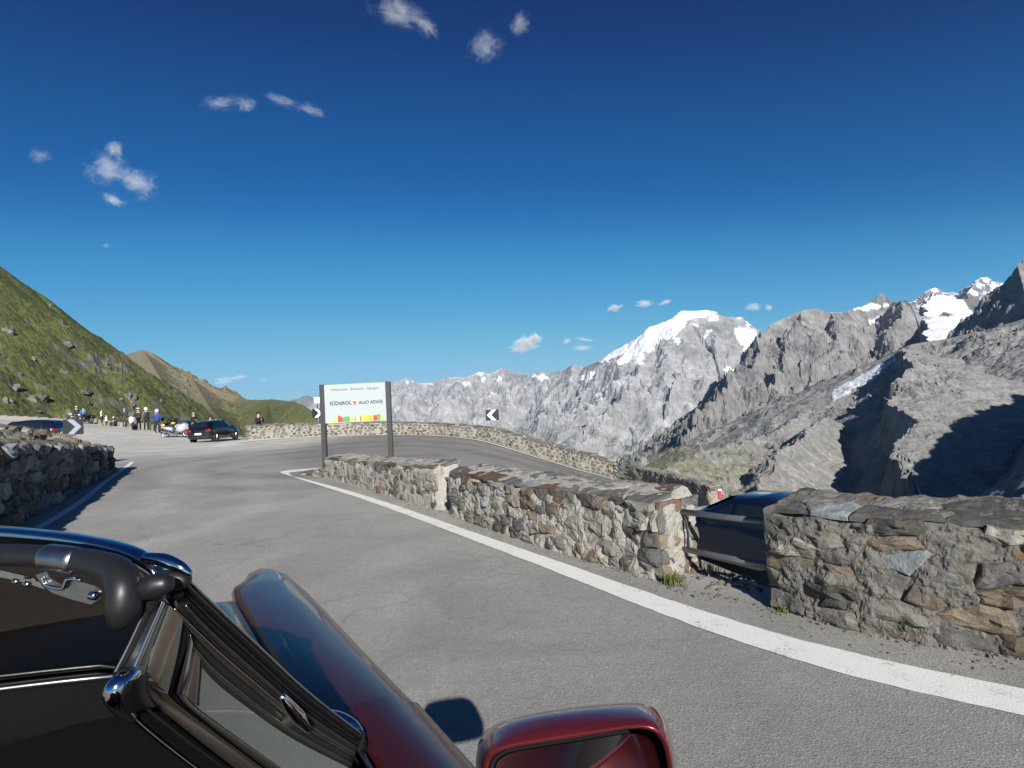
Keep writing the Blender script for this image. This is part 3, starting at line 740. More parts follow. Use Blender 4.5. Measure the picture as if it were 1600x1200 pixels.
def mortar_mat(name, a, b_, dk):
    m, nt, b = new_mat(name); co = coords(nt)
    n1 = noise(nt, 6, 7, .7, co, .4); n2 = noise(nt, 90, 7, .75, co); n3 = noise(nt, 22, 6, .7, co)
    c = mixc(nt, ramp(nt, n1, [(.35, 0.0), (.65, 1.0)]), a, b_)
    c = mixc(nt, ramp(nt, n3, [(.55, 0.0), (.72, .75)]), c, dk)
    c = mixc(nt, 1.0, c, ramp(nt, n2, [(.3, .72), (.7, 1.25)]), 'MULTIPLY')
    nt.links.new(c, b.inputs['Base Color']); b.inputs['Roughness'].default_value = .95; b.inputs['Specular IOR Level'].default_value = .2
    p = bump(nt, n3, b, .9, .03); bump(nt, n2, b, .8, .008, p)
    return m
M_MORT = mortar_mat('lime_mortar', (.42,.395,.345), (.33,.315,.285), (.20,.19,.165))
M_MORTF = mortar_mat('pale_mortar', (.36,.335,.285), (.28,.262,.228), (.19,.18,.15))
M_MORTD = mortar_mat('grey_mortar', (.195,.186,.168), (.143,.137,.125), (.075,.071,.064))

def clip_poly(poly, nx, ny, c):          # keep nx*x+ny*y <= c
    out = []; n = len(poly)
    for i in range(n):
        p, q = poly[i], poly[(i + 1) % n]
        dp, dq = nx * p[0] + ny * p[1] - c, nx * q[0] + ny * q[1] - c
        if dp <= 0: out.append(p)
        if dp * dq < 0:
            t = dp / (dp - dq); out.append((p[0] + (q[0] - p[0]) * t, p[1] + (q[1] - p[1]) * t))
    return out
def cells(L, H, cw, ch, rs, top=None):
    """irregular rubble: Voronoi cells over a strip L long and H high (H may be a function of s)"""
    pts = []; Hm = max(top(s) for s in np.linspace(0, L, 20)) if top else H
    v = ch * .5; row = 0
    while v < Hm + ch * .3:
        s = rs.uniform(-.2, .6) * cw
        while s < L + cw * .3:
            w = cw * rs.choice([.6, .8, 1.0, 1.25, 1.6])
            pts.append((s + w * .5 + rs.uniform(-.1, .1) * cw, v + rs.uniform(-.32, .32) * ch)); s += w
        v += ch; row += 1
    P = np.array(pts); an = np.array([1.0, cw / ch]); Q = P * an; out = []
    for i in range(len(P)):
        if not (-.02 < P[i, 0] < L + .02): continue
        hh = top(float(np.clip(P[i, 0], 0, L))) if top else H
        if P[i, 1] > hh - .12 * ch: continue
        d = np.hypot(*(Q - Q[i]).T); nb = np.argsort(d)[1:16]
        poly = [(Q[i,0]-3*cw, Q[i,1]-3*cw), (Q[i,0]+3*cw, Q[i,1]-3*cw), (Q[i,0]+3*cw, Q[i,1]+3*cw), (Q[i,0]-3*cw, Q[i,1]+3*cw)]
        for j in nb:
            nx, ny = Q[j] - Q[i]; mx, my = (Q[j] + Q[i]) / 2
            poly = clip_poly(poly, nx, ny, nx * mx + ny * my)
            if len(poly) < 3: break
        if len(poly) < 3: continue
        poly = [(x / an[0], y / an[1]) for x, y in poly]
        for nx, ny, c in ((-1, 0, -.004), (1, 0, L - .004), (0, -1, -.002), (0, 1, hh - .006)):
            poly = clip_poly(poly, nx, ny, c)
            if len(poly) < 3: break
        if len(poly) < 3: continue
        a = .5 * abs(sum(p[0] * q[1] - q[0] * p[1] for p, q in zip(poly, poly[1:] + poly[:1])))
        if a < .12 * cw * ch: continue
        out.append(poly)
    return out
WOB = 0.018
def wob(p, seed=0.0, amp=None, f=3.3):
    a = WOB if amp is None else amp
    p = np.asarray(p, float)
    return p + a * np.stack([gn(p[..., 0] * f, p[..., 1] * f, p[..., 2] * f + 10 * k + seed) for k in range(3)], -1)
def stone_verts(poly, mapf, rs, nv, rings, gap, prot, rough):
    """a stone: outline resampled to nv corners, rings stepping up to a rough face"""
    q = np.array(poly); c = q.mean(0)
    # resample the outline, corners kept soft
    per = np.r_[0, np.cumsum(np.hypot(*(np.roll(q, -1, 0) - q).T))]; tot = per[-1]
    u = (np.arange(nv) + rs.uniform(-.25, .25, nv)) / nv * tot; qq = np.vstack([q, q[:1]])
    pc_ = per[:-1]; near_ = np.abs((u[:, None] - pc_[None] + tot / 2) % tot - tot / 2)
    sn_ = near_.min(1) < tot / nv * .55; u = np.where(sn_, pc_[near_.argmin(1)], u)
    o = np.stack([np.interp(u % tot, per, qq[:, k]) for k in (0, 1)], -1)
    r = o - c; rl = np.hypot(*r.T)[:, None]
    o = c + r * np.maximum((rl - gap * rs.uniform(.6, 1.7)) / rl, .35) * (1 + rs.uniform(-.07, .05, (nv, 1)))
    V = []; sz = np.sqrt(max(1e-4, float(np.abs(np.cross(q - c, np.roll(q, -1, 0) - c)).sum() / 2)))
    npl = 4
    pa = rs.uniform(0, 2 * np.pi, npl); pc = rs.uniform(.75, 1.25, npl) * prot; ps = rs.uniform(.10, .42, npl)
    seed = rs.uniform(0, 90)
    def facet(w):
        e = np.stack([pc[k] - ps[k] * ((w[:, 0] - c[0]) * np.cos(pa[k]) + (w[:, 1] - c[1]) * np.sin(pa[k])) for k in range(npl)])
        return np.sort(e, 0)[0] * .65 + np.sort(e, 0)[1] * .35
    for k, (f, hgt) in enumerate(rings):
        w = c + (o - c) * f
        fc_ = facet(w)
        h = np.where(hgt < 0, hgt * .03, np.maximum(hgt * fc_ + rough * prot * gn(w[:, 0] * 14 + seed, w[:, 1] * 14, seed) * (hgt > .3), -.004 + .004 * k))
        V.append(mapf(w[:, 0], w[:, 1], h))
    V.append(mapf(c[:1], c[1:], facet(c[None])))
    return np.concatenate(V)
def stone_faces(nv, nr):
    F = []
    for r in range(nr - 1):
        for k in range(nv):
            a, b = r * nv + k, r * nv + (k + 1) % nv
            F.append((a, b, b + nv)); F.append((a, b + nv, a + nv))
    l = (nr - 1) * nv
    for k in range(nv): F.append((l + k, l + (k + 1) % nv, nr * nv))
    return np.array(F)
class WallPath:
    def __init__(s, pts, heights):
        P = np.array(pts, float); d = np.r_[0, np.cumsum(np.hypot(np.diff(P[:, 0]), np.diff(P[:, 1])))]
        s.d, s.P, s.L = d, P, d[-1]; s.h = np.array(heights, float)
        t = np.gradient(P[:, :2], d, axis=0); t /= np.linalg.norm(t, axis=1)[:, None]; s.t = t
    def at(s, u):
        p = np.stack([np.interp(u, s.d, s.P[:, k]) for k in range(3)], -1)
        t = np.stack([np.interp(u, s.d, s.t[:, k]) for k in range(2)], -1); t /= np.linalg.norm(t, axis=-1)[..., None]
        n = np.stack([t[..., 1], -t[..., 0], np.zeros(t.shape[:-1])], -1)
        return p, np.concatenate([t, np.zeros(t.shape[:-1] + (1,))], -1), n
    def H(s, u): return np.interp(u, s.d, s.h)
def wall(label, pts, heights, thick, cw, ch, weights, mort, res=.03, nv=10, gap=.012, prot=.035, seed=1, rise=.07, joined=False, top_cells=(.3, .2), ends=(True, True), rough=.16, group=None, below=.15, mamp=.018, wamp=None, fine=False, topstones=True, oname='stone_parapet', ocat='stone wall', mback=0.0):
    rs = np.random.default_rng(seed); w = WallPath(pts, heights); L = w.L
    base = Vector(w.at(np.array([L / 2]))[0][0] - w.at(np.array([L / 2]))[2][0] * thick / 2)
    root = thing(oname, label, ocat, base, 0, group)
    up = np.array([0, 0, 1.0])
    def m_front(s, v, h):
        p, t, n = w.at(s); return p + up * v[..., None] + n * h[..., None]
    def m_top(s, x, h):
        p, t, n = w.at(s); return p + up * (w.H(s) + rise * x / thick + h)[..., None] - n * x[..., None]
    def m_end(e):
        def f(x, v, h):
            p, t, n = w.at(np.full(np.shape(x), 0.0 if e == 0 else L)); return p - n * (x if e else thick - x)[..., None] + up * v[..., None] + t * (h * (1 if e else -1))[..., None]
        return f
    def m_back(s, v, h):
        p, t, n = w.at(L - s); return p - n * (thick + h)[..., None] + up * v[..., None]
    # mortar body
    VV, FF = [], []; off = 0
    def worn(p, S_, X_, V_, r0=.085):
        h = w.H(np.clip(S_, 0, L)); _, t, n = w.at(np.clip(S_, 0, L))
        r = r0 * (1 + .9 * gn(p[..., 0] * 4, p[..., 1] * 4, p[..., 2] * 4))
        D = [(h - V_, up * np.ones(t.shape)), (X_, n), (thick - X_, -n), (S_, -t), (L - S_, t)]
        out = p.copy()
        for a in range(5):
            for b in range(a + 1, 5):
                if (a, b) in ((1, 2), (3, 4)): continue
                wt = np.clip(1 - D[a][0] / r, 0, 1) * np.clip(1 - D[b][0] / r, 0, 1)
                out -= (D[a][1] + D[b][1]) * (.38 * r * wt)[..., None]
        return out
    def patch(mf, nu, nv_, su, sv, amp, lc):
        nonlocal off
        A, B = np.meshgrid(np.linspace(0, 1, nu), np.linspace(0, 1, nv_), indexing='ij')
        S_, T_ = su(A), sv(A, B)
        p0 = mf(S_, T_, np.zeros(S_.shape))
        ed = np.minimum(np.minimum(A, 1 - A) * nu, np.minimum(B, 1 - B) * nv_) / 3; ed = np.clip(ed, 0, 1)
        f1 = fbm(p0[..., 0] * 7, p0[..., 1] * 7, p0[..., 2] * 7, 5, .6)
        p = mf(S_, T_, (amp * (f1 + .3) + mback) * ed)
        p = worn(p, *lc(S_, T_)); VV.append(wob(p, amp=wamp).reshape(-1, 3)); FF.append(grid_faces(nu, nv_) + off); off += nu * nv_
    nL = max(4, int(L / res)); nH = max(4, int(max(heights) / res)); nT = max(4, int(thick / res))
    patch(m_front, nL, nH, lambda A: A * L, lambda A, B: -below + B * (w.H(A * L) + below), mamp, lambda s, v: (s, 0 * s, v))
    patch(m_top, nL, nT, lambda A: A * L, lambda A, B: B * thick, mamp * .45, lambda s, x: (s, x, w.H(s)))
    for e in (0, 1):
        he = heights[0] if e == 0 else heights[-1]
        patch(m_end(e), nT, nH, lambda A: A * thick, lambda A, B, he=he, e=e: -below + B * (he + below + rise * (A if e else 1 - A)), mamp, lambda x, v, e=e: (np.full(x.shape, L * e), x if e else thick - x, v))
    patch(m_back, max(4, nL // 3), max(4, nH // 3), lambda A: A * L, lambda A, B: -below - .4 + B * (w.H(L - A * L) + below + .4 + rise), mamp, lambda s, v: (L - s, np.full(s.shape, thick), v - rise))
    V = np.concatenate(VV); F = np.concatenate(FF)
    me = np_mesh('mortar', V - np.array(base), F, not fine); o = link('mortar', me, mort, root)
    # stones
    rings = [(1.0, -.8), (.985, .45), (.90, .93), (.5, 1.0)] if nv <= 12 else [(1.0, -.8), (.99, .3), (.955, .75), (.86, .97), (.6, 1.03), (.3, 1.0)]
    F1 = stone_faces(nv, len(rings)); jv, jf, jm = [], [], []; joff = 0
    def put(poly, mf, pr):
        nonlocal joff
        area = .5 * sum(p[0] * q[1] - q[0] * p[1] for p, q in zip(poly, poly[1:] + poly[:1]))
        if area < 0: poly = poly[::-1]
        v = stone_verts(poly, mf, rs, nv, rings, gap, pr * rs.uniform(.5, 1.5), rough)
        v = wob(v, amp=wamp)
        if fine: v = wob(v, 3.0, .012, 11.0)
        mi = int(rs.choice(6, p=weights))
        if joined:
            jv.append(v); jf.append(F1 + joff); jm.append(np.full(len(F1), mi)); joff += len(v); return
        c = v.mean(0)
        m2 = np_mesh('stone', v - c, F1, False)
        link('stone', m2, STONES[mi], root, Vector(c) - base)
    for poly in cells(L, max(heights), cw, ch, rs, top=lambda s: float(w.H(s))): put(poly, m_front, prot)
    if topstones:
        for poly in cells(L, thick, top_cells[0], top_cells[1], rs): put(poly, m_top, prot * .32)
    for e in (0, 1):
        if ends[e]:
            he = heights[0] if e == 0 else heights[-1]
            for poly in cells(thick, he, cw * .9, ch, rs): put(poly, m_end(e), prot * .7)
    if joined:
        me = np_mesh('stones', np.concatenate(jv) - np.array(base), np.concatenate(jf), False)
        o = link('stonework', me, STONES, root); o['kind'] = 'stuff'
        me.polygons.foreach_set('material_index', np.concatenate(jm).astype(np.int32))
    return root
def zed(pts): return [(p[0], p[1], gz(p[0], p[1])) for p in pts]
WA = [.38, .26, .16, .08, .08, .04]; WB = [.28, .32, .20, .07, .07, .06]; WC = [.24, .42, .19, .02, .08, .05]
wall('low rubble stone wall tapering to the hairpin tip in front of the welcome sign posts', ISL[0:4], [.42, .47, .54, .59], .45, .22, .125, WA, M_MORT, .02, 11, .004, .026, 3, ends=(True, False), mamp=.038, rough=.7, mback=.004)
wall('long rubble stone wall between the white edge line and the lower road, pale mortared end', ISL[4:10], [.56, .57, .585, .60, .61, .62], .5, .22, .12, WB, M_MORT, .015, 12, .004, .034, 5, ends=(False, True), top_cells=(.30, .24), mamp=.052, rough=.75, mback=.002, fine=True)
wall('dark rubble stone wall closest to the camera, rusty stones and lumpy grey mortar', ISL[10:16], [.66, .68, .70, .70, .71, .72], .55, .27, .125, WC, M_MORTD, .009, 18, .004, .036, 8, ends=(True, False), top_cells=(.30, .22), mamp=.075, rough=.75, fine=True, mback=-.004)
wall('low crumbling tail of rubble at the tip of the hairpin island, ahead of the stone wall', [tuple(G(466, 741.6)), tuple(G(488, 743.4)), tuple(G(505, 744.9))], [.05, .10, .20], .38, .17, .09, WA, M_MORT, .03, 8, .006, .035, 41, ends=(True, False), mamp=.05, rough=.6, wamp=.03, rise=.02, oname='rubble_kerb', ocat='kerb')
FWW = [.45, .12, .18, .18, .05, .02]
wall('curved pale stone parapet around the outside of the hairpin', FW, [.74, .68, .64, .62, .60, .58, .57, .58, .60, .62, .64, .66, .67, .66, .66], .45, .21, .135, FWW, M_MORTF, .05, 7, .010, .022, 12, joined=True, rise=.03, top_cells=(.45, .3), wamp=.035, mamp=.03)
wall('short stone parapet with a red trail mark beyond the railing gap', FW2, [.63, .64, .65, .66, .68], .45, .21, .135, FWW, M_MORTF, .05, 7, .010, .022, 13, joined=True, rise=.03, top_cells=(.45, .3), wamp=.035, mamp=.03)
wall('pale stone parapet top just showing behind the dark blue car roof', FW3, [.68, .68, .68], .45, .21, .135, FWW, M_MORTF, .05, 7, .010, .022, 14, joined=True, rise=.03, top_cells=(.45, .3), wamp=.035, mamp=.03)
e_ = (Vector(LFT[0]) - Vector(LFT[2])).normalized(); f_ = -e_
NW = Vector((.877, .48, 0)) * -.28
LW = [tuple(Vector(LFT[0]) + e_ * t + NW) for t in (4.5, 2)] + [tuple(Vector(p) + NW) for p in LFT]
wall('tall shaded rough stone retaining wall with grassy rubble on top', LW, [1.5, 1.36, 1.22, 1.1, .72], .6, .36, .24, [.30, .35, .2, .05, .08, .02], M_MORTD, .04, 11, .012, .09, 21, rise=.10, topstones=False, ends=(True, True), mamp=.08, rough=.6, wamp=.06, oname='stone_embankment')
# ============================================================ rails, signs, parapet blocks, outcrops
M_STEEL = simple('galvanised_steel', (.20, .21, .22), .45, .6, var=.25, vscale=30)
M_POST = simple('grey_post_paint', (.058, .06, .06), .45, .3, var=.2, vscale=8)
M_WHITE = simple('white_sheet', (.78, .79, .80), .35)
M_BLACK = simple('black_sheet', (.012, .013, .016), .35)
M_GREYBL = simple('grey_blue_sheet', (.26, .29, .34), .35)  # grey-blue chevron colour; the other boards use the white sheet
M_TXT = simple('grey_print', (.05, .065, .07), .5); M_TXTL = simple('pale_grey_print', (.17, .21, .20), .5)
def rail(label, ends, r=.024):
    root = thing('guard_rail', label, 'guard rail', ends[0][0])
    o = Vector(root.location)
    for a, b in ends:
        bm = bmesh.new(); mid = (Vector(a) + Vector(b)) / 2 + Vector((0, 0, -.006))
        tube(bm, [Vector(a) - o, mid - o, Vector(b) - o], r, 12)
        link('pipe', bm_mesh('pipe', bm), M_STEEL, root)
    a0, a1 = Vector(ends[0][0]), Vector(ends[1][0]); b0 = Vector(ends[0][1]); dr = (b0 - a0).normalized()
    bm = bmesh.new()
    tube(bm, [a0 - o + dr * .02, a0 - o + dr * .05 + Vector((0, 0, -.09)), a0 - o + dr * .055 + (a1 - a0) * .62, a1 - o + dr * .04], .02, prof=[(-1, -.22), (1, -.22), (1, .22), (-1, .22)])
    link('bracket', bm_mesh('bracket', bm), M_POST, root)
    return root
rail('grey two-pipe guard rail closing the gap beside the dark rubble wall', [(U(1064, 799, 4.72), U(1214, 817, 3.98)), (U(1069, 858, 4.70), U(1214, 886, 3.98))])
rail('small dark guard rail in the narrow gap between the two island walls', [(U(686, 744, 8.35), U(706, 749, 7.9)), (U(688, 772, 8.35), U(706, 778, 7.9))], .02)
_a, _b = Vector(FW[-1]), Vector(FW2[0])
rail('thin grey guard rail between two parapets of the outer bend', [(_a + Vector((-.1, .12, .52)), _b + Vector((.15, .1, .5))), (_a + Vector((-.1, .12, .25)), _b + Vector((.15, .1, .24)))], .03)

# ---- text helper: flat print as real lettering
def lettering(name, txt, parent, M, w, mat, lift=.003, squeeze=None):
    cu = bpy.data.curves.new('t', 'FONT'); cu.body = txt; cu.align_x = 'LEFT'; cu.size = 1.0; cu.offset = .028; cu.resolution_u = 3
    tmp = bpy.data.objects.new('t', cu); COL.objects.link(tmp)
    dg = bpy.context.evaluated_depsgraph_get(); me = bpy.data.meshes.new_from_object(tmp.evaluated_get(dg))
    bpy.data.objects.remove(tmp); bpy.data.curves.remove(cu)
    xs = [v.co.x for v in me.vertices]; x0, x1 = min(xs), max(xs); k = w / (x1 - x0); ky = k if squeeze is None else squeeze
    for v in me.vertices: v.co = M @ Vector(((v.co.x - x0) * k, 0, v.co.y * ky)) + M.to_3x3() @ Vector((0, -lift, 0))
    me.name = name; me.materials.clear()
    return link(name, me, mat, parent)
def flat_poly(name, poly, parent, M, mat, lift, th=.002):
    bm = bmesh.new(); prism(bm, poly, th); bmesh.ops.recalc_face_normals(bm, faces=bm.faces)
    bmesh.ops.transform(bm, matrix=M @ Matrix.Translation((0, -lift - th, 0)), verts=bm.verts)
    return link(name, bm_mesh(name, bm), mat, parent)
def frame_between(a, b):
    """local frame: origin at a, X towards b (level), Z up, Y away from the viewer"""
    x = (Vector(b) - Vector(a)); x.z = 0; x.normalize(); z = Vector((0, 0, 1)); y = z.cross(x)
    M = Matrix.Identity(4); M.col[0][:3] = x; M.col[1][:3] = y; M.col[2][:3] = z; M.col[3][:3] = a
    return M
# ---- welcome sign
def welcome_sign():
    D = 13.3
    tl, tr = U(502.5, 601, D), U(605.5, 599.2, D); zt = tl.z; tr.z = zt
    gl, gr_ = gz(tl.x, tl.y), gz(tr.x, tr.y)
    base = Vector((tl.x, tl.y, gl - .25))
    root = thing('welcome_sign', 'white welcome sign with grey lettering and a coloured skyline on two grey posts', 'road sign', base)
    F = frame_between(tl, tr); F.translation = Vector((0, 0, 0)); Wd = (tr - tl).length
    for x, g in ((0, gl), (Wd, gr_)):
        bm = bmesh.new()
        box_bm(.09, .10, zt - g + .3, (x, 0, 0), .006, bm=bm); bmesh.ops.transform(bm, matrix=Matrix.Translation((0, 0, (zt + g - .3) / 2 - base.z)), verts=bm.verts)
        box_bm(.02, .13, zt - g + .29, (x + .05, 0, (zt + g - .3) / 2 - base.z), 0, bm=bm)
        bmesh.ops.transform(bm, matrix=F, verts=bm.verts); link('post', bm_mesh('post', bm), M_POST, root)
    x0, x1 = .058, Wd - .053; pw = x1 - x0; ph = pw * .63; top = zt - base.z - .012
    m, nt, b = new_mat('sign_sheet'); b.inputs['Base Color'].default_value = (.40, .435, .44, 1); b.inputs['Roughness'].default_value = .3
    bm = box_bm(pw, .03, ph, ((x0 + x1) / 2, 0, top - ph / 2), .003); bmesh.ops.transform(bm, matrix=F, verts=bm.verts)
    pan = link('panel', bm_mesh('panel', bm), m, root)
    bm = box_bm(pw, .036, .012, ((x0 + x1) / 2, 0, top + .0085)); bmesh.ops.transform(bm, matrix=F, verts=bm.verts)
    link('top_trim', bm_mesh('top_trim', bm), simple('green_trim', (.10, .26, .10), .5), root)
    def P(u, v): return F @ Matrix.Translation((x0 + u * pw, -.015, top - v * ph))
    for t, u, w in (('Willkommen', .105, .275), ('Benvenuti', .43, .215), ('Bëgnegnüs', .70, .20)):
        lettering('lettering', t, pan, P(u, .165), w * pw, M_TXTL)
    lettering('lettering', 'SÜDtiROL', pan, P(.08, .535), .362 * pw, M_TXT)
    lettering('lettering', 'ALtO ADiGE', pan, P(.555, .535), .395 * pw, M_TXT)
    M_RED = simple('red_print', (.60, .03, .035), .5); M_SHL = simple('silver_print', (.62, .63, .66), .5)
    s = pw * .066
    flat_poly('shield', [(-.5, .75), (.5, .75), (.5, .1), (.3, -.35), (0, -.6), (-.3, -.35), (-.5, .1)], pan, P(.493, .515) @ Matrix.Scale(s, 4), M_SHL, .03)
    eagle = [(0, .72), (.1, .58), (.1, .42), (.22, .5), (.28, .68), (.38, .5), (.44, .66), (.5, .2), (.36, .3), (.42, .08), (.28, .2), (.26, .02), (.14, .16), (.12, -.08), (.3, -.28), (.14, -.24), (.1, -.42), (0, -.5)]
    flat_poly('eagle', eagle + [(-x, z) for x, z in eagle[-2:0:-1]], pan, P(.493, .515) @ Matrix.Scale(s, 4), M_RED, .09)
    cs = {'y': (.72, .70, .10), 'r': (.62, .05, .06), 'g': (.10, .33, .08), 'l': (.42, .58, .12), 'd': (.12, .25, .10), 'b': (.42, .60, .82), 'a': (.78, .52, .03), 'k': (.14, .12, .04), 'o': (.75, .30, .04)}
    mats = {k: simple('print_' + k, v, .5) for k, v in cs.items()}
    # (colour, left u, left height, right u, right height) heights as a share of the panel
    sk = [('y',.075,.0,.205,.13),('k',.205,.13,.215,.165),('r',.215,.185,.285,.115),('g',.285,.11,.325,.14),('g',.325,.14,.392,.135),('d',.382,.135,.40,.12),('l',.40,.135,.485,.095),('d',.485,.10,.503,.115),('b',.503,.15,.56,.16),('r',.562,.155,.582,.135),('a',.58,.16,.60,.195),('l',.60,.20,.665,.14),('a',.665,.155,.725,.15),('k',.725,.145,.74,.135),('a',.74,.145,.785,.125),('r',.785,.135,.852,.14),('g',.852,.15,.90,.165),('l',.90,.165,.985,.035)]
    for i, (c, u0, h0, u1, h1) in enumerate(sk):
        q = .63
        flat_poly('skyline_block', [(u0, .012), (u1, .012), (u1, .012 + h1 * q), (u0, .012 + max(h0, .004) * q)], pan, P(0, 1) @ Matrix.Scale(pw, 4), mats[c], .0015 + .0006 * (i % 3), .0012)
welcome_sign()

# ---- chevron boards
def chevron(label, box, D, flip, white, ground, yaw=0.0, post=True, extra=None):
    x0, y0, x1, y1 = box
    a, b = U(x0, (y0 + y1) / 2, D), U(x1, (y0 + y1) / 2, D); zc = (U((x0 + x1) / 2, y0, D).z + U((x0 + x1) / 2, y1, D).z) / 2
    w = (b - a).length; h = (y1 - y0) / FOC * D; c = (a + b) / 2; c.z = zc
    g = ground if ground is not None else gz(c.x, c.y)
    root = thing('chevron_sign', label, 'road sign', (c.x, c.y, g - .1), yaw)
    z = zc - g + .1
    bm = box_bm(w, .025, h, (0, 0, z), .004); pan = link('panel', bm_mesh('panel', bm), M_BLACK, root)
    s = -1 if flip else 1
    q = [(-.30, .5), (.02, .5), (.42, 0), (.02, -.5), (-.30, -.5), (.10, 0)]
    q = [(s * x * w * 1.0, zz * h * .97) for x, zz in q]
    flat_poly('chevron', q, pan, Matrix.Translation((0, -.0125, z)), white, .001)
    if post:
        bm = bmesh.new(); tube(bm, [(0, .045, -.2), (0, .045, z + h * .45)], .03, 10); link('post', bm_mesh('post', bm), M_STEEL, root)
    if extra:
        bx, by, bw, bh = extra
        bm = bmesh.new(); tube(bm, [(bx, .045, z + h * .4), (bx, .045, z + by + bh / 2)], .03, 10); link('upper_post', bm_mesh('upper_post', bm), M_STEEL, root)
        bm = box_bm(bw, .02, bh, (bx, 0, z + by), .003); pl = link('plate', bm_mesh('plate', bm), M_WHITE, root)
        lettering('symbol', 'T', pl, Matrix.Translation((bx - bw * .12, -.012, z + by - bh * .2)), bw * .28, M_TXT)
    return root
chevron('black board with a white chevron, alone above the outer parapet', (759, 640, 779.5, 657), 26.6, True, M_WHITE, None, .15)
chevron('black board with white chevron and small plate above, partly hidden by the welcome sign', (488, 638.5, 505, 652.5), 29.5, False, M_WHITE, None, 0, extra=(-.02, .66, .30, .30))
chevron('dark board with a dull grey chevron standing behind the shaded stone embankment', (101, 655, 128, 679), 17.6, False, M_GREYBL, None, .3)

# ---- red and white trail mark on the end of the short parapet
_w2 = WallPath(FW2, [.66] * 5); p_, t_, n_ = [Vector(q[0]) for q in _w2.at(np.array([_w2.L]))]
_wp = [o for o in COL.objects if o.get('label', '').startswith('short stone parapet')][0]
for k, (mt, dz) in enumerate(((simple('red_trail_paint', (.55, .03, .03), .6), 0), (M_WHITE, .11))):
    bm = box_bm(.10, .006, .20 if k == 0 else .05, (0, 0, 0), .002)
    Mx = frame_between(p_ - n_ * .28, p_ - n_ * .28 - n_ * .1); Mx.translation = p_ - n_ * .30 + t_ * .034 + Vector((0, 0, .44 + dz * 1.2)) - _wp.location
    bmesh.ops.transform(bm, matrix=Mx, verts=bm.verts); link('trail_mark', bm_mesh('trail_mark', bm), mt, _wp)

# ---- low concrete blocks along the edge of the parking area
M_CONC = mortar_mat('weathered_concrete', (.36, .34, .29), (.27, .255, .22), (.17, .17, .13))
def parapet_blocks():
    wp = WallPath(PAR, [.5] * len(PAR)); s = 0.5; rs = np.random.default_rng(4); k = 0
    while s < wp.L - 2.2:
        ln = 3.0 if s < 34 else rs.uniform(1.2, 1.5)
        p, t, n = [q[0] for q in wp.at(np.array([s + ln / 2]))]
        px, _ = proj(p[0], p[1], p[2])
        if -70 < px < 300 or px > 365:
            bm = box_bm(ln, .4, .62, (0, 0, .22), .03); bmesh.ops.subdivide_edges(bm, edges=bm.edges, cuts=3, use_grid_fill=True)
            for v in bm.verts: v.co += Vector(wob(np.array(v.co) + s, amp=.035)) - Vector(np.array(v.co) + s)
            lab = 'pale weathered low parapet block in the row along the edge of the parking area'
            o = link('parapet_block', bm_mesh('parapet_block', bm), M_CONC, None, (p[0], p[1], gz(p[0], p[1])))
            o.rotation_euler = (0, 0, math.atan2(t[1], t[0])); tag(o, lab, 'parapet block', 'low parapet blocks along the parking area')
        s += ln + (-.02 if s < 34 else rs.uniform(1.6, 2.6)); k += 1
parapet_blocks()

# ---- bank of rubble and grass above the left retaining wall
def bank():
    rs = np.random.default_rng(9)
    wp = WallPath(LW, [1.5, 1.36, 1.22, 1.1, .72]); nS, nX = 150, 60
    S_, X_ = np.meshgrid(np.linspace(0, wp.L, nS), np.linspace(.35, 5.5, nX), indexing='ij')
    X_ = X_ * (1 - .45 * ss(wp.L - 4, wp.L, S_))
    p, t, n = wp.at(S_); q = p - n * X_[..., None]
    h = wp.H(S_)
    z = p[..., 2] + h + .03 + .34 * ss(.3, 1.3, X_) - ss(1.7, 5.4, X_) * (h + .6) * .95
    z += (.10 * fbm(q[..., 0] * 1.6, q[..., 1] * 1.6, .5, 5, .6) + .05 * ridged(q[..., 0] * 4, q[..., 1] * 4, .5, 4)) * ss(.25, .8, X_)
    z -= ss(wp.L - .9, wp.L, S_) * .35
    q[..., 2] = z
    me = np_mesh('rubble_bank', q.reshape(-1, 3), grid_faces(nS, nX), False)
    if sum(f.normal.z for f in me.polygons) < 0: me.flip_normals()
    link('rubble_bank_ground', me, M_VERGE, kind='structure')
    # loose stones lying on it
    for k in range(120):
        s = rs.uniform(0, wp.L - .3); x = abs(rs.normal(.55, .35)) + .12
        p1, t1, n1 = [a[0] for a in wp.at(np.array([s]))]; i = int(s / wp.L * (nS - 1)); j = int(np.argmin(abs(X_[i] - x)))
        c = q[i, j]; r = rs.uniform(.06, .17) * (1.5 if rs.random() < .12 else 1)
        bm = bmesh.new(); bmesh.ops.create_icosphere(bm, subdivisions=1, radius=r)
        for v in bm.verts: v.co = Vector((v.co.x * rs.uniform(.9, 1.5), v.co.y, v.co.z * .6)) * rs.uniform(.75, 1.25)
        o = link('loose_stone', bm_mesh('loose_stone', bm), STONES[int(rs.choice(6, p=[.42, .1, .15, .2, .08, .05]))], None, Vector(c) + Vector((0, 0, r * .15)))
        o.rotation_euler = (0, 0, rs.uniform(0, 6.3)); tag(o, 'loose rough stone lying on the grassy bank above the shaded embankment', 'stone', 'loose stones on the bank')
bank()

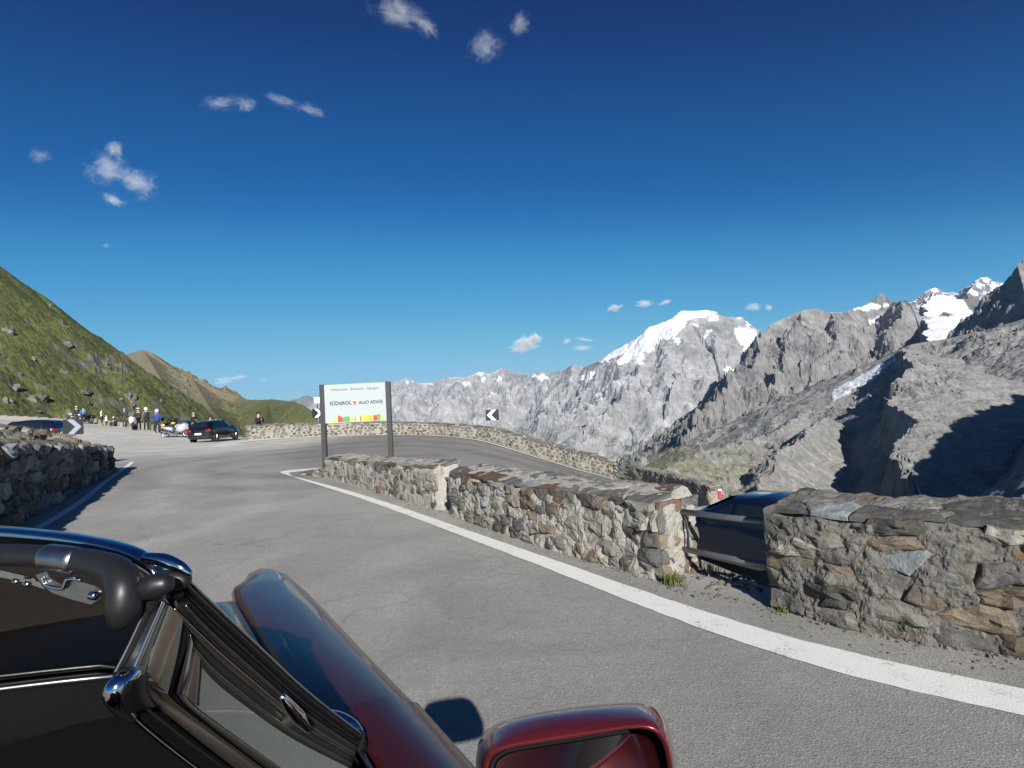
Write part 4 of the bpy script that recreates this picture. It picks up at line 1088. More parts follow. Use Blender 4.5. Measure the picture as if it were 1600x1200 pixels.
# ---- grass tufts
def blades(name, spots, mats, rs, hgt, n, spread):
    V, F = [], []
    for c in spots:
        for k in range(n):
            a = rs.uniform(0, 6.283); r = abs(rs.normal(0, spread)); h = hgt * rs.uniform(.4, 1.15); wd = rs.uniform(.0025, .006) * (hgt / .12) ** .5
            b = np.array(c) + (r * math.cos(a), r * math.sin(a), -.01); l = rs.uniform(.15, .8); a2 = a + rs.normal(0, .7)
            dx = np.array((math.cos(a2), math.sin(a2), 0)); sd = np.array((-dx[1], dx[0], 0)) * wd
            i = len(V); V += [b - sd, b + sd, b + dx * l * h * .35 + (0, 0, h * .65) + sd * .7, b + dx * l * h * .35 + (0, 0, h * .65) - sd * .7, b + dx * l * h + (0, 0, h)]
            F += [(i, i + 1, i + 2), (i, i + 2, i + 3), (i + 3, i + 2, i + 4)]
    o = link(name, np_mesh(name, V, F), mats, kind='stuff'); return o
def grassmat(name, a, b_):
    m, nt, b = new_mat(name); c = mixc(nt, noise(nt, 7, 3, .6, coords(nt)), a, b_); nt.links.new(c, b.inputs['Base Color']); b.inputs['Roughness'].default_value = .8
    return m
M_GRASS = grassmat('fresh_grass', (.06, .10, .02), (.16, .19, .05)); M_DRY = grassmat('dry_grass', (.17, .15, .06), (.30, .26, .13)); M_STEM = grassmat('dry_stems', (.18, .11, .07), (.30, .2, .12))
rs_ = np.random.default_rng(17)
def near(pt, k, s): return [(pt[0] + rs_.normal(0, s), pt[1] + rs_.normal(0, s)) for _ in range(k)]
def onz(l): return [(x, y, gz(x, y)) for x, y in l]
blades('grass', onz(near(G(1052, 911), 4, .035)), M_GRASS, rs_, .11, 38, .03)
blades('grass', onz(near(G(1228, 958), 2, .02)), M_GRASS, rs_, .09, 12, .02)
_u = [i for i in np.linspace(0, 1, 60)]
_wl = WallPath([Vector(p) for p in ISL[:15]], [.5] * 15)
foot = []
for k in range(70):
    s = rs_.uniform(0, _wl.L); p, t, n = [q[0] for q in _wl.at(np.array([s]))]; p = p + n * .02; foot.append((p[0], p[1]))
blades('grass', onz(foot), M_DRY, rs_, .05, 7, .03)
gap_ = [(2.0 + rs_.uniform(-.5, 1.0), 5.1 + rs_.uniform(-.35, .9)) for _ in range(90)]
blades('grass', onz(gap_), [M_DRY], rs_, .10, 14, .05)
blades('dry_stalks', onz([(2.05 + rs_.uniform(-.45, .9), 5.2 + rs_.uniform(-.2, .5)) for _ in range(45)]), M_STEM, rs_, .24, 3, .03)
def bank_tufts():
    me = bpy.data.objects['rubble_bank_ground'].data; vs = [v.co for v in me.vertices]
    sel = [vs[int(i)] for i in rs_.integers(0, len(vs), 500)]
    blades('grass', sel, M_DRY, rs_, .16, 12, .10); sel = [vs[int(i)] for i in rs_.integers(0, len(vs), 260)]
    blades('grass', sel, M_GRASS, rs_, .13, 10, .09)
bank_tufts()
# loose grit along the foot of the island walls and on the road
def grit():
    V, F = [], []; rs = np.random.default_rng(31)
    ico = bmesh.new(); bmesh.ops.create_icosphere(ico, subdivisions=1, radius=1.0); ico.verts.ensure_lookup_table()
    iv = np.array([v.co for v in ico.verts]); jf = np.array([[v.index for v in f.verts] for f in ico.faces]); ico.free()
    pts = []
    for k in range(650):
        s = rs.uniform(3, _wl.L); p, t, n = [q[0] for q in _wl.at(np.array([s]))]; o = abs(rs.normal(0, .10)) if rs.random() < .8 else rs.uniform(0, .45); p = p + n * o; pts.append((p[0], p[1], rs.uniform(.003, .011) * (1.6 if o < .06 else 1)))
    for k in range(120):
        x, y = rs.uniform(-4.5, 2.5), rs.uniform(2, 9); pts.append((x, y, rs.uniform(.002, .006)))
    for k in range(900): pts.append((2.0 + rs.uniform(-.9, 1.5), 5.0 + rs.uniform(-.8, 1.4), rs.uniform(.006, .03)))
    P = np.array(pts); z = ground_z(P[:, 0], P[:, 1])
    for i, (x, y, r) in enumerate(pts):
        V.append(iv * r * rs.uniform(.6, 1.2, (12, 1)) * (1.2, 1, .7) + (x, y, z[i] + r * .3)) if len(iv) == 12 else V.append(iv * r * rs.uniform(.7, 1.15, (len(iv), 1)) + (x, y, z[i] + r * .3))
        F.append(jf + i * len(iv))
    link('gravel', np_mesh('gravel', np.concatenate(V), np.concatenate(F)), [STONES[0]], kind='stuff')
grit()
# ---- rock outcrops on the green hillside
def hill_hit(px, py, fn, d0, d1):
    v = ray(px, py); t = np.linspace(d0, d1, 800); X, Y = v.x * t, v.y * t
    Z, _ = fn(X[None], Y[None]); below = (CAM_H + v.z * t) < Z[0]
    i = int(np.argmax(below)) if below.any() else len(t) - 1
    return Vector((X[i], Y[i], CAM_H + v.z * t[i])), t[i]
M_CRAG = stone_mat('crag', (.085,.08,.075), (.19,.18,.165), (.08,.082,.05))
for n_ in M_CRAG.node_tree.nodes:
    if n_.type == 'TEX_NOISE': n_.inputs['Scale'].default_value *= .06
    if n_.type == 'BUMP': n_.inputs['Distance'].default_value *= 14
def outcrops():
    rs = np.random.default_rng(8)
    L_ = [(205,611,14,25),(206,631,10,12),(97,577,18,20),(107,533,18,13),(252,624,9,11),(188,622,9,7),(19,512,24,17),(55,559,14,12),(32,582,14,12),(49,616,24,22),(68,614,20,22),(8,553,16,14),(130,608,26,12),(78,474,9,7),(22,600,15,15),(10,622,16,14),(60,640,12,7),(140,628,13,8),(40,500,11,8)]
    cap = {0: 'tall grey rock tower standing out of the grass above the motorcycles', 1: 'small grey crag just below the tall rock tower', 2: 'pale grey double crag halfway up the green hillside', 3: 'pale grey crag high on the green hillside', 4: 'small grey crag on the grass slope above the white helmets', 5: 'low flat rock in the grass beside the tall rock tower'}
    for k, (x, y, w, h) in enumerate(L_):
        c, d = hill_hit(x, y + h * .4, f_green, 100, 600)
        W_, H_ = .86 * w / FOC * d, .9 * h / FOC * d
        bm = bmesh.new()
        for q in range(5 if w * h > 120 else 4):
            b = bmesh.new(); sx, sy, sz = W_ * rs.uniform(.22, .42), W_ * rs.uniform(.25, .45), H_ * rs.uniform(.3, .62)
            off = Vector((rs.uniform(-.34, .34) * W_, rs.uniform(-.3, .3) * W_, rs.uniform(-.28, .22) * H_))
            for _ in range(15):
                v = rs.normal(size=3); v /= np.linalg.norm(v); v *= rs.uniform(.8, 1.1); b.verts.new((v[0] * sx + off.x, v[1] * sy + off.y, v[2] * sz + off.z))
            r_ = bmesh.ops.convex_hull(b, input=b.verts); bmesh.ops.delete(b, geom=[e for e in r_['geom_interior'] if isinstance(e, bmesh.types.BMVert)], context='VERTS')
            bmesh.ops.subdivide_edges(b, edges=b.edges, cuts=2, use_grid_fill=True)
            for v in b.verts:
                p = np.array(v.co) / max(W_, .1) * 4; v.co += Vector([float(gn(p[0] + 7 * a + k, p[1], p[2])) for a in range(3)]) * W_ * .045
            me = bpy.data.meshes.new('t'); b.to_mesh(me); b.free(); bm.from_mesh(me); bpy.data.meshes.remove(me)
        o = link('rock_outcrop', bm_mesh('rock_outcrop', bm), M_CRAG, None, c)
        if k in cap: tag(o, cap[k], 'rock outcrop')
        else:
            where = 'above the half hidden estate car' if x < 40 else ('above the gap before the chevron board' if x < 90 else 'above the dull grey chevron board')
            band_ = 'high' if y < 540 else ('halfway up' if y < 595 else 'low')
            tag(o, f"{'broad' if w > 17 else 'small'} dark outcrop {band_} on the green hillside, {where}", 'rock outcrop', 'dark outcrops scattered over the green hillside')
outcrops()
# ============================================================ vehicles
M_TYRE = simple('tyre_rubber', (.012, .012, .013), .75)
M_ALLOY = simple('alloy', (.42, .43, .45), .3, .9)
M_GLASSD = simple('dark_car_glass', (.010, .014, .018), .04, 0, 0, .8)
M_LAMPR = simple('red_lamp', (.26, .008, .012), .15, 0, .4)
M_LAMPW = simple('clear_lamp', (.75, .77, .8), .08, .3, .6)
M_CHROME = simple('bright_chrome', (.80, .81, .82), .06, 1.0)
M_PLASTB = simple('black_plastic', (.014, .014, .015), .45)
M_PLATE = simple('number_plate', (.72, .72, .68), .4)
def paint_mat(name, c, rough=.25): return simple(name, c, rough, .25, 1.0)
def loft(stations, xs, npt=None):
    """stations: list of half sections [(y,z)...] from sill to roof centre; mirrored"""
    V, F = [], []; m = len(stations[0])
    full = 2 * m - 1
    for x, s in zip(xs, stations):
        for (y, z) in s: V.append((x, -y, z))
        for (y, z) in s[-2::-1]: V.append((x, y, z))
    n = len(stations)
    for i in range(n - 1):
        for k in range(full - 1):
            a = i * full + k; F.append((a, a + 1, a + full + 1, a + full))
        a = i * full; F.append((a + full - 1, a, a + full, a + 2 * full - 1))
    bm = bmesh.new(); vs = [bm.verts.new(v) for v in V]
    for f in F: bm.faces.new([vs[q] for q in f])
    bm.faces.new([vs[q] for q in range(full)][::-1]); bm.faces.new([vs[(n - 1) * full + q] for q in range(full)])
    bmesh.ops.recalc_face_normals(bm, faces=bm.faces)
    return bm
class CarShape:
    """x forward; keys: x, sill, belt, top, half width at belt, half width at top"""
    def __init__(s, keys): s.k = np.array(keys, float)
    def g(s, x): return [np.interp(x, s.k[:, 0], s.k[:, i]) for i in range(1, 6)]
    def sec(s, x):
        sl, bt, tp, wb, wt = s.g(x); h = bt - sl
        return [(wb * .86, sl), (wb * .97, sl + h * .22), (wb, sl + h * .55), (wb * .985, bt), (wt + (wb * .985 - wt) * .12, bt + (tp - bt) * .86), (wt * .80, tp - .01), (wt * .42, tp + .012), (0, tp + .018)]
    def side(s, x, f, sgn, off=.006):       # a point on the glasshouse side
        sl, bt, tp, wb, wt = s.g(x)
        y0, y1 = wb * .985, wt + (wb * .985 - wt) * .12
        return (x, sgn * (y0 + (y1 - y0) * f + off), bt + (tp - bt) * .86 * f + off * .3)
    def mid(s, x, f):
        sl, bt, tp, wb, wt = s.g(x); return (x, wt * .8 * f, tp + .018 - .02 * f * f)
def quadmesh(name, rings, mat, parent):
    V = [v for r in rings for v in r]; n = len(rings[0])
    F = grid_faces(len(rings), n)
    me = np_mesh(name, V, F, True)
    return link(name, me, mat, parent)
def wheel(parent, c, r, w, side, rim=True):
    bm = bmesh.new(); lathe(bm, [(r * .66, -w / 2), (r * .9, -w / 2), (r, -w * .36), (r, w * .36), (r * .9, w / 2), (r * .66, w / 2)], 28, 'Y')
    o = link('wheel', bm_mesh('wheel', bm), M_TYRE, parent, c)
    if rim:
        bm = bmesh.new(); y = side * w * .42
        lathe(bm, [(r * .67, y), (r * .62, y * .75), (r * .05, y * .8)], 24, 'Y')
        for k in range(5):
            a = k * 2 * math.pi / 5
            b2 = box_bm(r * .56, w * .10, r * .17, (r * .33, side * w * .44, 0), .008); bmesh.ops.transform(b2, matrix=Matrix.Rotation(a, 4, 'Y'), verts=b2.verts)
            me = bpy.data.meshes.new('t'); b2.to_mesh(me); b2.free(); bm.from_mesh(me)
        lathe(bm, [(r * .14, side * w * .40), (r * .13, side * w * .5), (.001, side * w * .51)], 16, 'Y')
        bmesh.ops.recalc_face_normals(bm, faces=bm.faces)
        link('rim', bm_mesh('rim', bm), M_ALLOY, o)
    return o
def car(label, loc, heading, scale, paint, keys, glass_x, wheels, kind='hatch', lit=True, details=True):
    """heading: plan direction the bonnet points to (radians, from +X)"""
    root = thing('parked_car', label, 'car', loc, heading)
    root.scale = (scale,) * 3
    S = CarShape(keys); xs = np.unique(np.round(np.concatenate([np.linspace(S.k[0, 0], S.k[-1, 0], 44), S.k[:, 0]]), 4))
    bm = loft([S.sec(x) for x in xs], xs)
    for f in bm.faces: f.smooth = True
    # wheel arches
    link('body', bm_mesh('body', bm, True), paint, root)
    bt = S.g(0)[1]
    # side windows
    for sgn in (-1, 1):
        for x0, x1, fa, fb in glass_x:
            rings = []
            for x in np.linspace(x0, x1, 7):
                tp = 1.0 if fa == fb else np.interp(x, [x0, x1], [fa, fb])
                rings.append([S.side(x, f, sgn) for f in np.linspace(.08, .9 * tp, 4)])
            if sgn < 0: rings = [r[::-1] for r in rings]
            quadmesh('side_window', rings, M_GLASSD, root)
    # windscreen and rear window follow the body between belt and roof
    def scr(name, x0, x1):
        rings = [[(x, y_ * S.g(x)[4] * .9, S.g(x)[2] + .026) for y_ in np.linspace(-1, 1, 7)] for x in np.linspace(x0, x1, 6)]
        quadmesh(name, rings, M_GLASSD, root)
    wsx = [k for k in keys if len(k) > 6]
    scr('windscreen', *kind['wind']); scr('rear_window', *kind['rear'])
    for x, r in wheels:
        for sgn in (-1, 1):
            hw = S.g(x)[3]
            bm = bmesh.new(); lathe(bm, [(r * 1.16, sgn * .0), (r * 1.16, sgn * .022), (.01, sgn * .024)], 28, 'Y', (x, sgn * (hw * .985), r)); bmesh.ops.recalc_face_normals(bm, faces=bm.faces)
            link('wheel_arch', bm_mesh('wheel_arch', bm), M_PLASTB, root)
            wheel(root, (x, sgn * (hw - .065), r), r, .20, sgn)
    if details:
        xr = S.k[0, 0]; sl, b_, tp, wb, wt = S.g(xr + .06)
        for sgn in (-1, 1):
            bm = box_bm(.16, .36, .15, (xr + .07, sgn * (wb - .14), b_ - .10), .03); link('tail_lamp', bm_mesh('tail_lamp', bm, True), M_LAMPR, root)
            xf = S.k[-1, 0]; bm = box_bm(.22, .34, .12, (xf - .13, sgn * (S.g(xf - .1)[3] - .18), S.g(xf - .1)[1] - .10), .03); link('headlamp', bm_mesh('headlamp', bm, True), M_LAMPW, root)
            mx = kind['wind'][0] - .18 if kind['wind'][0] > kind['wind'][1] else kind['wind'][1] - .18
            bm = box_bm(.10, .20, .13, (mx, sgn * (S.g(mx)[3] + .07), S.g(mx)[1] + .07), .03); link('wing_mirror', bm_mesh('wing_mirror', bm, True), paint, root)
        bm = box_bm(.02, .5, .12, (xr - .015, 0, b_ - .30), .004); link('number_plate', bm_mesh('number_plate', bm), M_PLATE, root)
        bm = box_bm(.10, wb * 1.75, .16, (xr + .03, 0, sl + .10), .02); link('bumper', bm_mesh('bumper', bm, True), M_PLASTB, root)
    return root
P_BLACK = paint_mat('black_car_paint', (.006, .0065, .008), .2)
P_NAVY = paint_mat('navy_car_paint', (.008, .013, .028), .18)
HATCH = [(-2.05,.36,.82,.84,.80,.70),(-2.0,.30,.90,.98,.84,.68),(-1.88,.27,.94,1.18,.87,.62),(-1.62,.24,.945,1.34,.88,.60),(-1.2,.22,.94,1.405,.885,.62),(-.4,.2,.925,1.43,.885,.63),(.25,.2,.905,1.38,.885,.62),(.72,.2,.90,1.13,.88,.64),(1.0,.2,.895,.965,.875,.70),(1.5,.22,.86,.90,.865,.72),(1.9,.26,.76,.79,.83,.68),(2.08,.34,.64,.66,.72,.56)]
HK = {'wind': (.28, .98), 'rear': (-1.99, -1.66)}
GX = [(-1.45,-.75,.75,1.0),(-.68,.02,1,1),(.10,.72,1.0,.62)]
_hp = U(336, 690, 37.6); _hp.z = gz(_hp.x, _hp.y)
car('black hatchback parked at the parapet, seen from behind, silver motorcycle beside it', _hp, R(86), .88, P_BLACK, HATCH, GX, [(-1.28,.315),(1.3,.315)], HK).scale = (.86, .88, .98)
_lp = U(38, 671, 31.5); _lp.z = gz(_lp.x, _lp.y) + .02
car('dark estate car half hidden behind the rubble bank, only roof and red tail lamp showing', _lp, R(190), .92, P_NAVY, HATCH, GX, [(-1.28,.315),(1.3,.315)], HK)
SALOON = [(-2.25,.36,.86,.88,.78,.66),(-2.15,.3,.95,.98,.84,.70),(-1.7,.26,.96,1.02,.87,.70),(-1.45,.24,.96,1.10,.88,.66),(-.85,.22,.95,1.38,.885,.60),(-.2,.2,.93,1.44,.885,.62),(.3,.2,.92,1.40,.885,.62),(.8,.2,.91,1.16,.88,.64),(1.15,.2,.90,.975,.875,.70),(1.7,.22,.86,.92,.865,.72),(2.1,.26,.76,.80,.83,.68),(2.28,.34,.62,.64,.7,.56)]
_bp = U(1196, 800, 10.9); _bp.z = U(1215, 770, 10.9).z - 1.43
car('dark blue car on the lower road, seen through the railing gap', _bp, R(122), 1.0, simple('deep_blue_car_paint', (.004, .008, .02), .10, 0, .35, .35), SALOON, [(-1.15,-.6,.6,1),(-.52,.1,1,1),(.18,.8,1,.55)], [(-1.35,.32),(1.38,.32)], {'wind': (.34, 1.12), 'rear': (-1.42, -.9)})

# ---- motorcycles: x forward, on the side stand
def moto(label, px, py, d, heading, scale, body, kind='naked', seatc=None, bags=None, lean=.12, group=None):
    p = U(px, py, d); p.z = gz(p.x, p.y)
    root = thing('motorcycle', label, 'motorcycle', p, 0); root.rotation_euler = (lean, 0, heading); root.scale = (scale,) * 3
    wr = .31; zf = wr
    for x in (-.72, .74):
        bm = bmesh.new(); lathe(bm, [(wr * .74, -.05), (wr * .93, -.06), (wr, -.03), (wr, .03), (wr * .93, .06), (wr * .74, .05)], 24, 'Y')
        w = link('wheel', bm_mesh('wheel', bm), M_TYRE, root, (x, 0, wr))
        bm = bmesh.new(); lathe(bm, [(wr * .76, -.03), (wr * .68, -.03), (wr * .68, .03), (wr * .76, .03)], 20, 'Y')
        lathe(bm, [(.06, -.06), (.06, .06)], 10, 'Y')
        for k in range(6):
            a = k * math.pi / 3; tube(bm, [(0, 0, 0), (wr * .7 * math.cos(a), 0, wr * .7 * math.sin(a))], .014, 5)
        link('rim', bm_mesh('rim', bm), M_ALLOY, w)
    bm = bmesh.new(); tube(bm, [(-.72, .1, wr), (-.1, .12, .42)], .035, 6); tube(bm, [(-.72, -.1, wr), (-.1, -.12, .42)], .035, 6)
    tube(bm, [(-.1, 0, .42), (-.05, 0, .78), (.42, 0, .86), (.2, 0, .35), (-.1, 0, .42)], .035, 6); tube(bm, [(-.05, 0, .74), (-.75, 0, .80)], .03, 6)
    link('frame', bm_mesh('frame', bm), M_PLASTB, root)
    bm = box_bm(.46, .34, .36, (.08, 0, .46), .06); link('engine', bm_mesh('engine', bm, True), simple('engine_alloy', (.10, .10, .10), .4, .8), root)
    bm = bmesh.new()
    for s in (-1, 1): tube(bm, [(.74, s * .09, wr), (.44, s * .09, .98)], .028, 8)
    link('fork', bm_mesh('fork', bm), M_ALLOY, root)
    bm = bmesh.new(); tube(bm, [(.30, -.40, 1.02), (.42, -.2, 1.04), (.44, 0, 1.0), (.42, .2, 1.04), (.30, .40, 1.02)], .016, 8); link('handlebar', bm_mesh('handlebar', bm), M_PLASTB, root)
    bm = loft([[(.02, .74), (.05, .78), (.04, .84), (0, .86)], [(.10, .70), (.17, .80), (.13, .93), (0, .97)], [(.12, .70), (.19, .82), (.14, .98), (0, 1.02)], [(.06, .76), (.11, .86), (.08, .95), (0, .97)]], [-.12, .02, .24, .44])
    link('tank', bm_mesh('tank', bm, True), body, root)
    bm = loft([[(.03, .84), (.07, .88), (.05, .91), (0, .92)], [(.10, .80), (.15, .85), (.12, .90), (0, .91)], [(.10, .74), (.16, .79), (.13, .83), (0, .84)], [(.06, .74), (.10, .80), (.07, .84), (0, .86)]], [-.85, -.6, -.3, -.08])
    link('seat', bm_mesh('seat', bm, True), seatc or M_PLASTB, root)
    bm = bmesh.new(); tube(bm, [(.15, -.16, .34), (-.2, -.2, .30), (-.4, -.2, .38), (-.86, -.22, .52)], [.03, .035, .055, .06], 10); link('exhaust', bm_mesh('exhaust', bm), M_CHROME, root)
    if kind in ('tour', 'adv'):
        bm = loft([[(.10, .42), (.22, .5), (.24, .78), (.06, .98)], [(.14, .38), (.24, .5), (.26, .84), (.05, 1.08)], [(.08, .48), (.16, .6), (.19, .92), (.04, 1.10)], [(.02, .66), (.06, .72), (.07, .92), (.01, 1.0)]], [.08, .34, .58, .82])
        link('fairing', bm_mesh('fairing', bm, True), body, root)
        bm = bmesh.new(); V = [[(.80, y * .12, 1.0), (.62, y * .16, 1.18), (.48, y * .16, 1.34)] for y in (-1, 0, 1)]
        quadmesh('windshield', V, simple('smoked_screen', (.10, .11, .12), .1), root); bm.free()
    else:
        bm = bmesh.new(); lathe(bm, [(.001, .12), (.06, .10), (.10, 0), (.09, -.06), (.001, -.08)], 16, 'X', (.62, 0, .92)); link('headlamp', bm_mesh('headlamp', bm), M_LAMPW, root)
    bm = bmesh.new(); 
    for k in range(9):
        pass
    bm = loft([[(.0, wr + .30), (.06, wr + .31), (0, wr + .345)], [(.0, wr + .32), (.08, wr + .33), (0, wr + .36)], [(.0, wr + .24), (.06, wr + .26), (0, wr + .29)]], [.55, .74, .98]); link('mudguard', bm_mesh('mudguard', bm, True), body, root)
    if bags:
        for s in (-1, 1):
            bm = box_bm(.48, .20, .34, (-.66, s * .29, .66), .06); link('pannier', bm_mesh('pannier', bm, True), bags, root)
        if kind == 'tour':
            bm = box_bm(.36, .42, .28, (-.92, 0, 1.04), .07); link('top_case', bm_mesh('top_case', bm, True), bags, root)
    if kind == 'tour':
        bm = loft([[(.05, .74), (.12, .80), (.10, .86), (0, .90)], [(.14, .58), (.20, .68), (.17, .80), (0, .86)], [(.12, .46), (.21, .6), (.2, .74), (0, .8)]], [-.98, -.6, -.2]); link('tail_fairing', bm_mesh('tail_fairing', bm, True), body, root)
    for s in (-1, 1):
        bm = box_bm(.03, .14, .09, (.40, s * .34, 1.16), .02); bmesh.ops.transform(bm, matrix=Matrix.Identity(4), verts=bm.verts)
        tube(bm, [(.40, s * .27, 1.03), (.40, s * .32, 1.14)], .008, 5); link('mirror', bm_mesh('mirror', bm), M_PLASTB, root)
    bm = bmesh.new(); tube(bm, [(-.05, .14, .3), (-.02, .36, .02)], .014, 6); link('side_stand', bm_mesh('side_stand', bm), M_PLASTB, root)
    bm = box_bm(.03, .2, .14, (-1.0, 0, .66), .01); link('tail_lamp', bm_mesh('tail_lamp', bm), M_LAMPR, root)
    return root
C_SILV = simple('silver_bike_paint', (.62, .64, .66), .25, .5, 1.0); C_ORNG = simple('orange_bike_paint', (.62, .22, .02), .3, 0, 1.0)
C_WHT = simple('white_bike_paint', (.72, .73, .74), .3, 0, 1.0); C_YEL = simple('yellow_bike_paint', (.66, .50, .02), .3, 0, 1.0); C_BLK = simple('black_bike_paint', (.012, .012, .014), .25, 0, 1.0)
M_BAG = simple('black_luggage', (.015, .015, .017), .5)
GM = 'motorcycles parked along the parking area'
moto('silver sport touring motorcycle parked side on behind the black hatchback', 275, 685, 42, R(8), 1.0, C_SILV, 'tour', bags=None, lean=-.10, group=None)
moto('black touring motorcycle loaded with luggage, behind the silver motorcycle', 281, 678, 45, R(25), 1.0, C_BLK, 'tour', bags=M_BAG)
moto('yellow motorcycle with dark panniers beside the person in blue', 260, 679, 45.5, R(150), 1.0, C_YEL, 'tour', bags=M_BAG)
moto('white and orange adventure motorcycle facing the camera below two white helmets', 210, 671, 46.5, R(-62), 1.08, C_WHT, 'adv', seatc=C_ORNG, bags=M_BAG, lean=.1)
moto('small orange and white motorcycle near the seated person in white', 181, 666, 56, R(-60), .98, C_ORNG, 'naked', seatc=C_WHT)
moto('black motorcycle under the rider in the light blue shirt', 133, 661, 62, R(-100), 1.05, C_BLK, 'naked', bags=M_BAG, lean=0)
moto('dark motorcycle beside the light blue rider, mostly hidden by the chevron board', 122, 660, 63, R(-120), 1.05, C_BLK, 'naked', lean=0)
# ============================================================ people
M_SKIN = simple('skin', (.48, .27, .18), .55); M_HAIRD = simple('dark_hair', (.02, .015, .012), .6); M_HAIRG = simple('grey_hair', (.28, .27, .26), .6)
M_HELM = simple('white_helmet', (.80, .80, .80), .15, 0, 1.0); M_VISOR = simple('visor', (.01, .01, .012), .08); M_SHOE = simple('black_boots', (.012, .011, .011), .5)
def cloth(name, c): return simple(name, c, .85, var=.25, vscale=14)
def person(label, px, py, d, face, top, legs, pose='stand', height=1.75, helmet=None, hair=M_HAIRD, sleeves=True, shorts=False, extra=None, z=None, hands=None, helmc=None):
    p = U(px, py, d); p.z = gz(p.x, p.y) if z is None else z
    root = thing('person', label, 'person', p, face - math.pi / 2); k = height / 1.75; root.scale = (k,) * 3   # figure faces +Y
    J = {'pel': (0, 0, .93), 'wai': (0, .0, 1.08), 'che': (0, 0, 1.30), 'nec': (0, .01, 1.48), 'hb': (0, .015, 1.57), 'hd': (0, .02, 1.68)}
    for s, n in ((-1, 'l'), (1, 'r')):
        J.update({'hip' + n: (s * .095, 0, .88), 'kn' + n: (s * .115, .02, .49), 'an' + n: (s * .125, -.02, .09), 'to' + n: (s * .145, .15, .035),
                  'sh' + n: (s * .19, 0, 1.42), 'el' + n: (s * .255, -.03, 1.14), 'wr' + n: (s * .25, .06, .90), 'ha' + n: (s * .245, .09, .80)})
    if pose == 'sit':
        dz = -.44
        for q in ('pel', 'wai', 'che', 'nec', 'hb', 'hd', 'shl', 'shr', 'ell', 'elr', 'wrl', 'wrr', 'hal', 'har', 'hipl', 'hipr'): J[q] = (J[q][0], J[q][1] - .05, J[q][2] + dz)
        for s, n in ((-1, 'l'), (1, 'r')): J['kn' + n] = (s * .16, .38, .50); J['an' + n] = (s * .15, .36, .09); J['to' + n] = (s * .16, .52, .04); J['wr' + n] = (s * .16, .25, .56); J['ha' + n] = (s * .14, .34, .55); J['el' + n] = (s * .26, .02, .68)
    if pose == 'ride':
        dz = -.06
        for s, n in ((-1, 'l'), (1, 'r')): J['kn' + n] = (s * .27, .22, .62); J['an' + n] = (s * .27, .05, .16); J['to' + n] = (s * .29, .2, .1); J['wr' + n] = (s * .33, .45, 1.0); J['ha' + n] = (s * .34, .53, 1.02); J['el' + n] = (s * .30, .18, 1.08)
    if pose == 'camera':
        for s, n in ((-1, 'l'), (1, 'r')): J['el' + n] = (s * .27, .10, 1.16); J['wr' + n] = (s * .09, .28, 1.30); J['ha' + n] = (s * .05, .33, 1.36)
    if pose == 'fold':
        for s, n in ((-1, 'l'), (1, 'r')): J['el' + n] = (s * .26, .04, 1.14); J['wr' + n] = (s * .06, .22, 1.16); J['ha' + n] = (-s * .04, .23, 1.18)
    if pose == 'hip':
        J['ell'] = (-.36, -.04, 1.18); J['wrl'] = (-.20, .06, 1.02); J['hal'] = (-.15, .1, 1.0)
    if pose == 'stride':
        J['knr'] = (.11, .16, .50); J['anr'] = (.12, .10, .10); J['tor'] = (.14, .27, .05); J['anl'] = (-.12, -.18, .10); J['tol'] = (-.14, 0, .035)
    rad = {'pel': .145, 'wai': .135, 'che': .155, 'nec': .062, 'hb': .075, 'hd': .098, 'hip': .105, 'kn': .065, 'an': .048, 'to': .04, 'sh': .072, 'el': .048, 'wr': .033, 'ha': .04}
    bulk = 1.12 if helmet else 1.0
    names = list(J); bm = bmesh.new(); vv = {q: bm.verts.new(J[q]) for q in names}
    E = [('pel', 'wai'), ('wai', 'che'), ('che', 'nec'), ('nec', 'hb'), ('hb', 'hd')]
    for n in 'lr': E += [('pel', 'hip' + n), ('hip' + n, 'kn' + n), ('kn' + n, 'an' + n), ('an' + n, 'to' + n), ('che', 'sh' + n), ('sh' + n, 'el' + n), ('el' + n, 'wr' + n), ('wr' + n, 'ha' + n)]
    for a, b in E: bm.edges.new((vv[a], vv[b]))
    me = bpy.data.meshes.new('sk'); bm.verts.index_update(); idx = {q: vv[q].index for q in names}; bm.to_mesh(me); bm.free()
    ob = bpy.data.objects.new('sk', me); COL.objects.link(ob)
    md = ob.modifiers.new('s', 'SKIN'); md.use_smooth_shade = True
    for q in names:
        sv = me.skin_vertices[0].data[idx[q]]; r = rad[q[:-1] if q[-1] in 'lr' and q[:-1] in rad else q]
        r *= bulk if q not in ('hb', 'hd', 'nec') else 1
        sv.radius = (r * (1.15 if q in ('che', 'pel', 'wai') else 1), r * (.82 if q in ('che', 'wai', 'pel') else 1)); sv.use_root = q == 'pel'
    sb = ob.modifiers.new('u', 'SUBSURF'); sb.levels = 1; sb.render_levels = 1
    dg = bpy.context.evaluated_depsgraph_get(); body = bpy.data.meshes.new_from_object(ob.evaluated_get(dg)); body.name = 'body'
    bpy.data.objects.remove(ob); bpy.data.meshes.remove(me)
    body.materials.clear()
    for m in (M_SKIN, top, legs, M_SHOE): body.materials.append(m)
    jp = np.array([J[q] for q in names]); zone = {}
    for q in names: zone[q] = 0 if q in ('hb', 'hd', 'nec') or q[:2] in ('ha',) else (2 if q[:2] in ('hi', 'kn') or q == 'pel' else (3 if q[:2] in ('an', 'to') else 1))
    if not sleeves:
        for n in 'lr': zone['wr' + n] = 0; zone['el' + n] = 0
    if shorts:
        for n in 'lr': zone['an' + n] = 0
